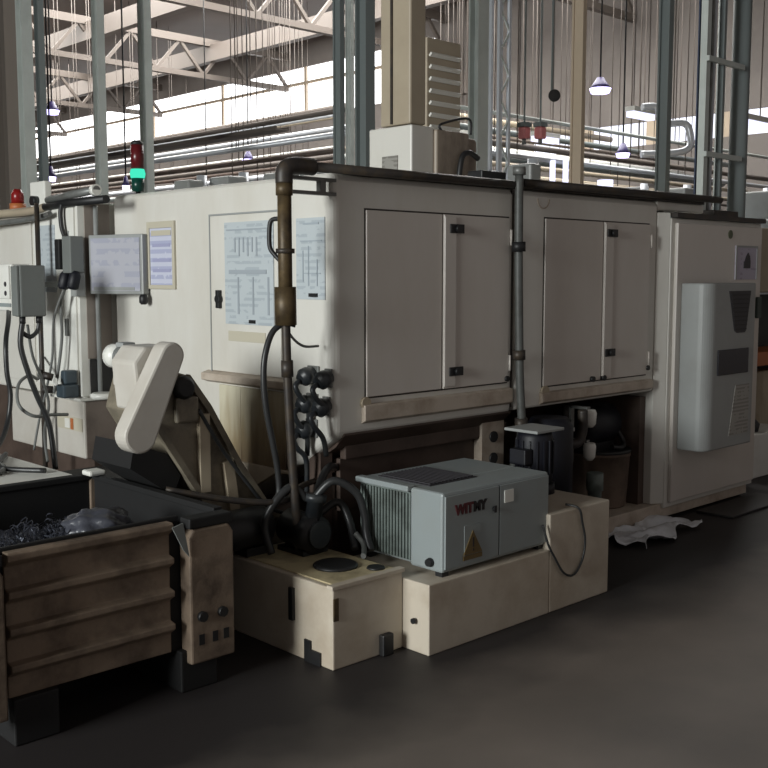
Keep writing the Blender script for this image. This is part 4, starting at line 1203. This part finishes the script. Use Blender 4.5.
# lattice column
x, y = at(499, 10.0)
t = thing('lattice_column', 'pale blue-grey lattice column above the middle pipe', 'column', (x, y, 0))
for dx, dy in ((-0.07, -0.05), (0.07, -0.05), (-0.07, 0.05), (0.07, 0.05)):
    obj('chord', B().box(x + dx - 0.015, x + dx + 0.015, y + dy - 0.015, y + dy + 0.015, 0, 8.5), 'silver', t)
b = B()
for k in range(40):
    z = 0.2 + k * 0.2
    s_ = 1 if k % 2 else -1
    b.obox((x - 0.07 * s_, y - 0.055, z), (x + 0.07 * s_, y - 0.055, z + 0.2), 0.012, 0.018)
obj('lacing', b, 'column', t)

# ------------------------------------------------------------------ overhead pipes, ducts, trays
def run_y(name, X_, z, y0, y1, r, m, lb, cat='pipe', group=None, hang=True):
    t = thing(name, lb, cat, (X_, (y0 + y1) / 2, z), group)
    obj('pipe_run', B().cyl((X_, y0, z), (X_, y1, z), r, 12), m, t)
    if hang:
        b = B()
        n = 4
        for k in range(n):
            yy = y0 + (k + 0.3) * (y1 - y0) / n
            obj('hanger_rod', B().cyl((X_, yy, z + r), (X_, yy, 8.5), 0.008, 6), 'truss', t)
    return t


def run_x(name, Y_, z, x0, x1, r, m, lb, cat='pipe', group=None, hang=True):
    t = thing(name, lb, cat, ((x0 + x1) / 2, Y_, z), group)
    obj('pipe_run', B().cyl((x0, Y_, z), (x1, Y_, z), r, 12), m, t)
    if hang:
        b = B()
        n = 3
        for k in range(n):
            xx = x0 + (k + 0.4) * (x1 - x0) / n
            obj('hanger_rod', B().cyl((xx, Y_, z + r), (xx, Y_, 8.5), 0.008, 6), 'truss', t)
    return t


G1 = 'overhead pipes along the hall above the left machine'
for (X_, z, r, m_) in ((8.8, 3.30, 0.035, 'silver'), (9.3, 2.75, 0.03, 'duct'), (9.9, 3.85, 0.04, 'truss'), (10.4, 3.0, 0.045, 'column'),
                       (11.0, 3.5, 0.04, 'beige'), (11.7, 2.7, 0.05, 'stained_dark'), (12.3, 4.1, 0.05, 'silver'), (12.9, 3.2, 0.05, 'duct'),
                       (13.6, 4.7, 0.05, 'truss'), (14.3, 3.7, 0.06, 'silver'), (15.1, 2.9, 0.06, 'redcloth'), (15.8, 5.3, 0.06, 'truss'),
                       (16.5, 4.3, 0.07, 'column'), (17.6, 3.4, 0.07, 'duct')):
    run_y('overhead_pipe', X_, z, X_ / 0.9, 42.0, r, m_, 'thin overhead pipe running away through the hall behind the left half of the main machine', group=G1)
G2 = 'overhead pipes across the hall above the rear machine half'
for (Y_, z, r, m_) in ((8.0, 2.95, 0.03, 'silver'), (8.6, 2.78, 0.03, 'duct'), (9.2, 3.3, 0.04, 'truss'), (9.8, 2.95, 0.035, 'silver'),
                       (10.4, 3.7, 0.045, 'column_dark'), (11.0, 3.15, 0.04, 'duct'), (12.8, 3.4, 0.05, 'truss'),
                       (13.4, 4.5, 0.06, 'duct'), (14.0, 3.8, 0.05, 'silver'), (14.8, 3.0, 0.06, 'stained_dark'), (16.2, 3.9, 0.09, 'white'), (11.6, 3.62, 0.07, 'white'), (10.7, 3.38, 0.06, 'column_dark')):
    run_x('overhead_pipe', Y_, z, Y_ * 1.04, 19.7, r, m_, 'thin overhead pipe crossing the hall behind the right half of the main machine', group=G2)
mats = ['truss', 'duct', 'column', 'stained_dark', 'white', 'silver', 'column_dark']
for k, Y_ in enumerate((9.5, 10.1, 11.3, 11.9, 13.1, 13.7, 14.3, 16.6, 17.0, 8.3)):
    run_x('overhead_pipe', Y_, 2.80 + (k * 0.37) % 1.5 + (0.35 if k > 4 else 0), Y_ * 1.06, 19.6, 0.025 + 0.012 * (k % 3), mats[k % 7],
          'thin overhead pipe crossing the hall behind the right half of the main machine', group=G2)
for k, X_ in enumerate((9.1, 9.6, 10.7, 11.3, 12.0, 12.6, 13.2, 14.7, 15.5, 16.1, 17.0)):
    run_y('overhead_pipe', X_, 2.82 + (k * 0.43) % 1.3 + (0.4 if k > 5 else 0), X_ / 0.88, 42.0, 0.025 + 0.012 * (k % 3), mats[(k + 2) % 7],
          'thin overhead pipe running away through the hall behind the left half of the main machine', group=G1)

# rectangular ducts
t = obj('cable_tray', B().box(12.8, 20.0, 11.6, 11.8, 3.0, 3.03).box(12.8, 20.0, 11.58, 11.6, 3.0, 3.07).box(12.8, 20.0, 11.8, 11.82, 3.0, 3.07), 'silver', None,
        'silver cable tray crossing above the rear machine half', 'cable tray')
t = obj('cable_tray', B().box(8.2, 8.38, 10.5, 34, 3.35, 3.37).box(8.18, 8.2, 10.5, 34, 3.35, 3.40).box(8.38, 8.40, 10.5, 34, 3.35, 3.40), 'truss', None,
        'dark cable tray running away above the main machine at left', 'cable tray')
# silver bent pipe (upper right)
for (Y_, z0, z1, m_, lb) in ((15.6, 4.30, 4.75, 'duct', 'beige rectangular duct crossing at upper right, lower one'), (17.5, 6.0, 6.5, 'truss', 'dark rectangular duct crossing high at upper right'),
                              (12.3, 3.62, 3.80, 'white', 'white cable duct crossing behind the beige column')):
    t = thing('air_duct', lb, 'duct', (18, Y_, z0))
    obj('duct_run', B().box(Y_ * 1.12, 19.8, Y_, Y_ + 0.4, z0, z1), m_, t, bevel=0.01)
    for xx in (Y_ * 1.12 + 0.5, 19.4):
        obj('hanger_rod', B().cyl((xx, Y_ + 0.2, z1), (xx, Y_ + 0.2, 8.5), 0.012, 6), 'truss', t)
for (px, d, z, ln, lb) in ((640, 13.5, 3.52, 0.5, 'lit strip light right of the violet lamp'), (545, 14.6, 3.36, 0.5, 'lit strip light between lattice and beige columns'), (752, 12.0, 3.2, 0.5, 'short lit strip light at the upper right edge'),
                           (470, 16.4, 3.62, 0.5, 'lit strip light left of the lattice column')):
    x, y = at(px, d)
    t = thing('strip_light', lb, 'light', (x, y, z))
    obj('lit_tube', B().box(x - ln / 2, x + ln / 2, y - 0.05, y + 0.05, z, z + 0.07), 'tube', t)
    obj('light_housing', B().box(x - ln / 2, x + ln / 2, y - 0.07, y + 0.07, z + 0.07, z + 0.13), 'white', t)
    for xx in (x - ln / 3, x + ln / 3):
        obj('hanger_rod', B().cyl((xx, y, z + 0.13), (xx, y, 8.5), 0.008, 6), 'truss', t)
x, y = at(690, 12.0)
t = thing('bent_pipe', 'silver lagged pipe with bends left of the riser rack', 'pipe', (x, y, 2.7))
obj('pipe_run', B().tube([(x - 0.45, y + 0.35, 3.42), (x - 0.30, y + 0.25, 3.42), (x - 0.26, y + 0.2, 3.25), (x - 0.05, y + 0.05, 3.25), (x + 0.0, y, 3.12), (x - 0.02, y, 2.98), (x - 0.15, y + 0.1, 2.92), (x - 0.45, y + 0.35, 2.90)], 0.04, 12), 'silver', t)
obj('hanger_rod', B().cyl((x - 0.16, y + 0.13, 3.26), (x - 0.16, y + 0.13, 8.5), 0.008, 6), 'truss', t)

# red crane parts
for px, lb in ((478, 'red hoist block left of the lattice column'), (524, 'red hoist block right of the lattice column, left of two'), (540, 'red hoist block right of the lattice column, right of two')):
    x, y = at(px, 12.5)
    t = thing('red_hoist', lb, 'hoist', (x, y, 3.1), 'red hoist blocks')
    obj('body', B().box(x - 0.055, x + 0.055, y - 0.055, y + 0.055, 3.14, 3.28), 'redcloth', t, bevel=0.02)
    obj('trolley', B().box(x - 0.06, x + 0.06, y - 0.06, y + 0.06, 3.28, 3.33), 'column_dark', t)
    obj('hook', B().cyl((x, y, 3.08), (x, y, 3.14), 0.025, 10), 'pipe', t)
    obj('suspension_rod', B().cyl((x, y, 3.33), (x, y, 8.5), 0.012, 6), 'column_dark', t)
x, y = at(551, 11.5)
t = thing('loudspeaker', 'round black loudspeaker hanging left of the beige column', 'speaker', (x, y, 3.35))
obj('horn', B().lathe((x, y, 3.46), (x - 0.14, y - 0.14, 3.44), [(0, 0.025), (0.4, 0.04), (1, 0.065)], 18), 'black', t)
obj('hanger_rod', B().cyl((x, y, 3.46), (x, y, 8.5), 0.015, 6), 'column_dark', t)

# fluorescent tubes hanging vertically seen as white bars, lamps
for px, d, z0, z1, lb in ((553, 13.0, 2.35, 2.95, 'bright white vertical tube light, left one left of the beige column'), (566, 13.0, 2.35, 2.95, 'bright white vertical tube light nearest left of the beige column'),
                          (606, 12.0, 2.28, 2.62, 'short wide white light right of the beige column')):
    x, y = at(px, d)
    r = 0.035 if px < 600 else 0.09
    t = thing('tube_light', lb, 'light', (x, y, 0))
    obj('stand', B().cyl((x, y, 0), (x, y, z0), 0.03, 8), 'column', t)
    obj('tube', B().cyl((x, y, z0), (x, y, z1), r, 12), 'tube', t)


def bay(px, d, z, lb, r=0.16):
    x, y = at(px, d)
    t = thing('high_bay_lamp', lb, 'lamp', (x, y, z), 'lit high bay lamps')
    obj('case', B().lathe((x, y, z + 0.06), (x, y, z + 0.20), [(0, r * 1.1), (0.35, r * 0.8), (1, r * 0.35)], 18), 'lampcase', t)
    obj('lens', B().lathe((x, y, z), (x, y, z + 0.06), [(0, r * 0.9), (1, r * 1.1)], 18), 'lampglow', t)
    obj('cord', B().cyl((x, y, z + 0.20), (x, y, 8.5), 0.012, 6), 'black', t)


bay(53, 17.0, 4.10, 'lit violet lamp at the upper left above the smaller one', 0.11)
bay(50, 14.0, 2.78, 'small lit lamp above the left machine pipe', 0.06)
bay(248, 19.0, 3.55, 'lit lamp above the framed hatch door of main machine', 0.10)
bay(125, 15.0, 2.75, 'small lit lamp just left of the green lens', 0.05)
bay(599, 14.0, 3.92, 'lit lamp at the top right of the beige column', 0.13)
bay(623, 15.0, 3.20, 'lit violet lamp above the rear machine half', 0.09)
bay(206, 20.0, 2.95, 'small lit lamp low behind the main machine left part', 0.08)

# far machines and racks as low background
G3 = 'distant machines in the rows behind'
for (px, d, w_, dp, h_, m_) in ((192, 10.2, 0.35, 0.4, 2.45, 'stained'), (232, 10.4, 0.45, 0.5, 2.50, 'greycab'), (285, 10.2, 0.4, 0.5, 2.52, 'duct'), (318, 10.8, 0.35, 0.5, 2.6, 'stained_dark'),
                                (447, 9.6, 0.25, 0.5, 2.55, 'duct'), (527, 9.2, 0.3, 0.4, 2.5, 'bluegrey'), (640, 14.0, 0.4, 0.4, 2.7, 'chiller'), (556, 11.0, 0.35, 0.5, 2.42, 'bluegrey'),
                                (682, 13.0, 0.5, 0.5, 2.60, 'cyan'), (640, 12.6, 0.4, 0.4, 2.55, 'white'), (763, 13.5, 0.5, 0.6, 2.6, 'greycab')):
    x, y = at(px, d)
    t = thing('distant_machine', 'pale boxy machine in the blurred rows behind the main machine', 'machine', (x, y, 0), G3)
    obj('body', B().box(x - w_ / 2, x + w_ / 2, y - dp / 2, y + dp / 2, 0, h_ - 0.35), m_, t, bevel=0.03)
    obj('upper_cabinet', B().box(x - w_ * 0.4, x + w_ * 0.1, y - dp * 0.35, y + dp * 0.3, h_ - 0.35, h_), 'greycab', t, bevel=0.02)
    obj('duct_stub', B().cyl((x + w_ * 0.3, y, h_ - 0.36), (x + w_ * 0.3, y, h_ + 0.06), 0.05, 12), 'silver', t)
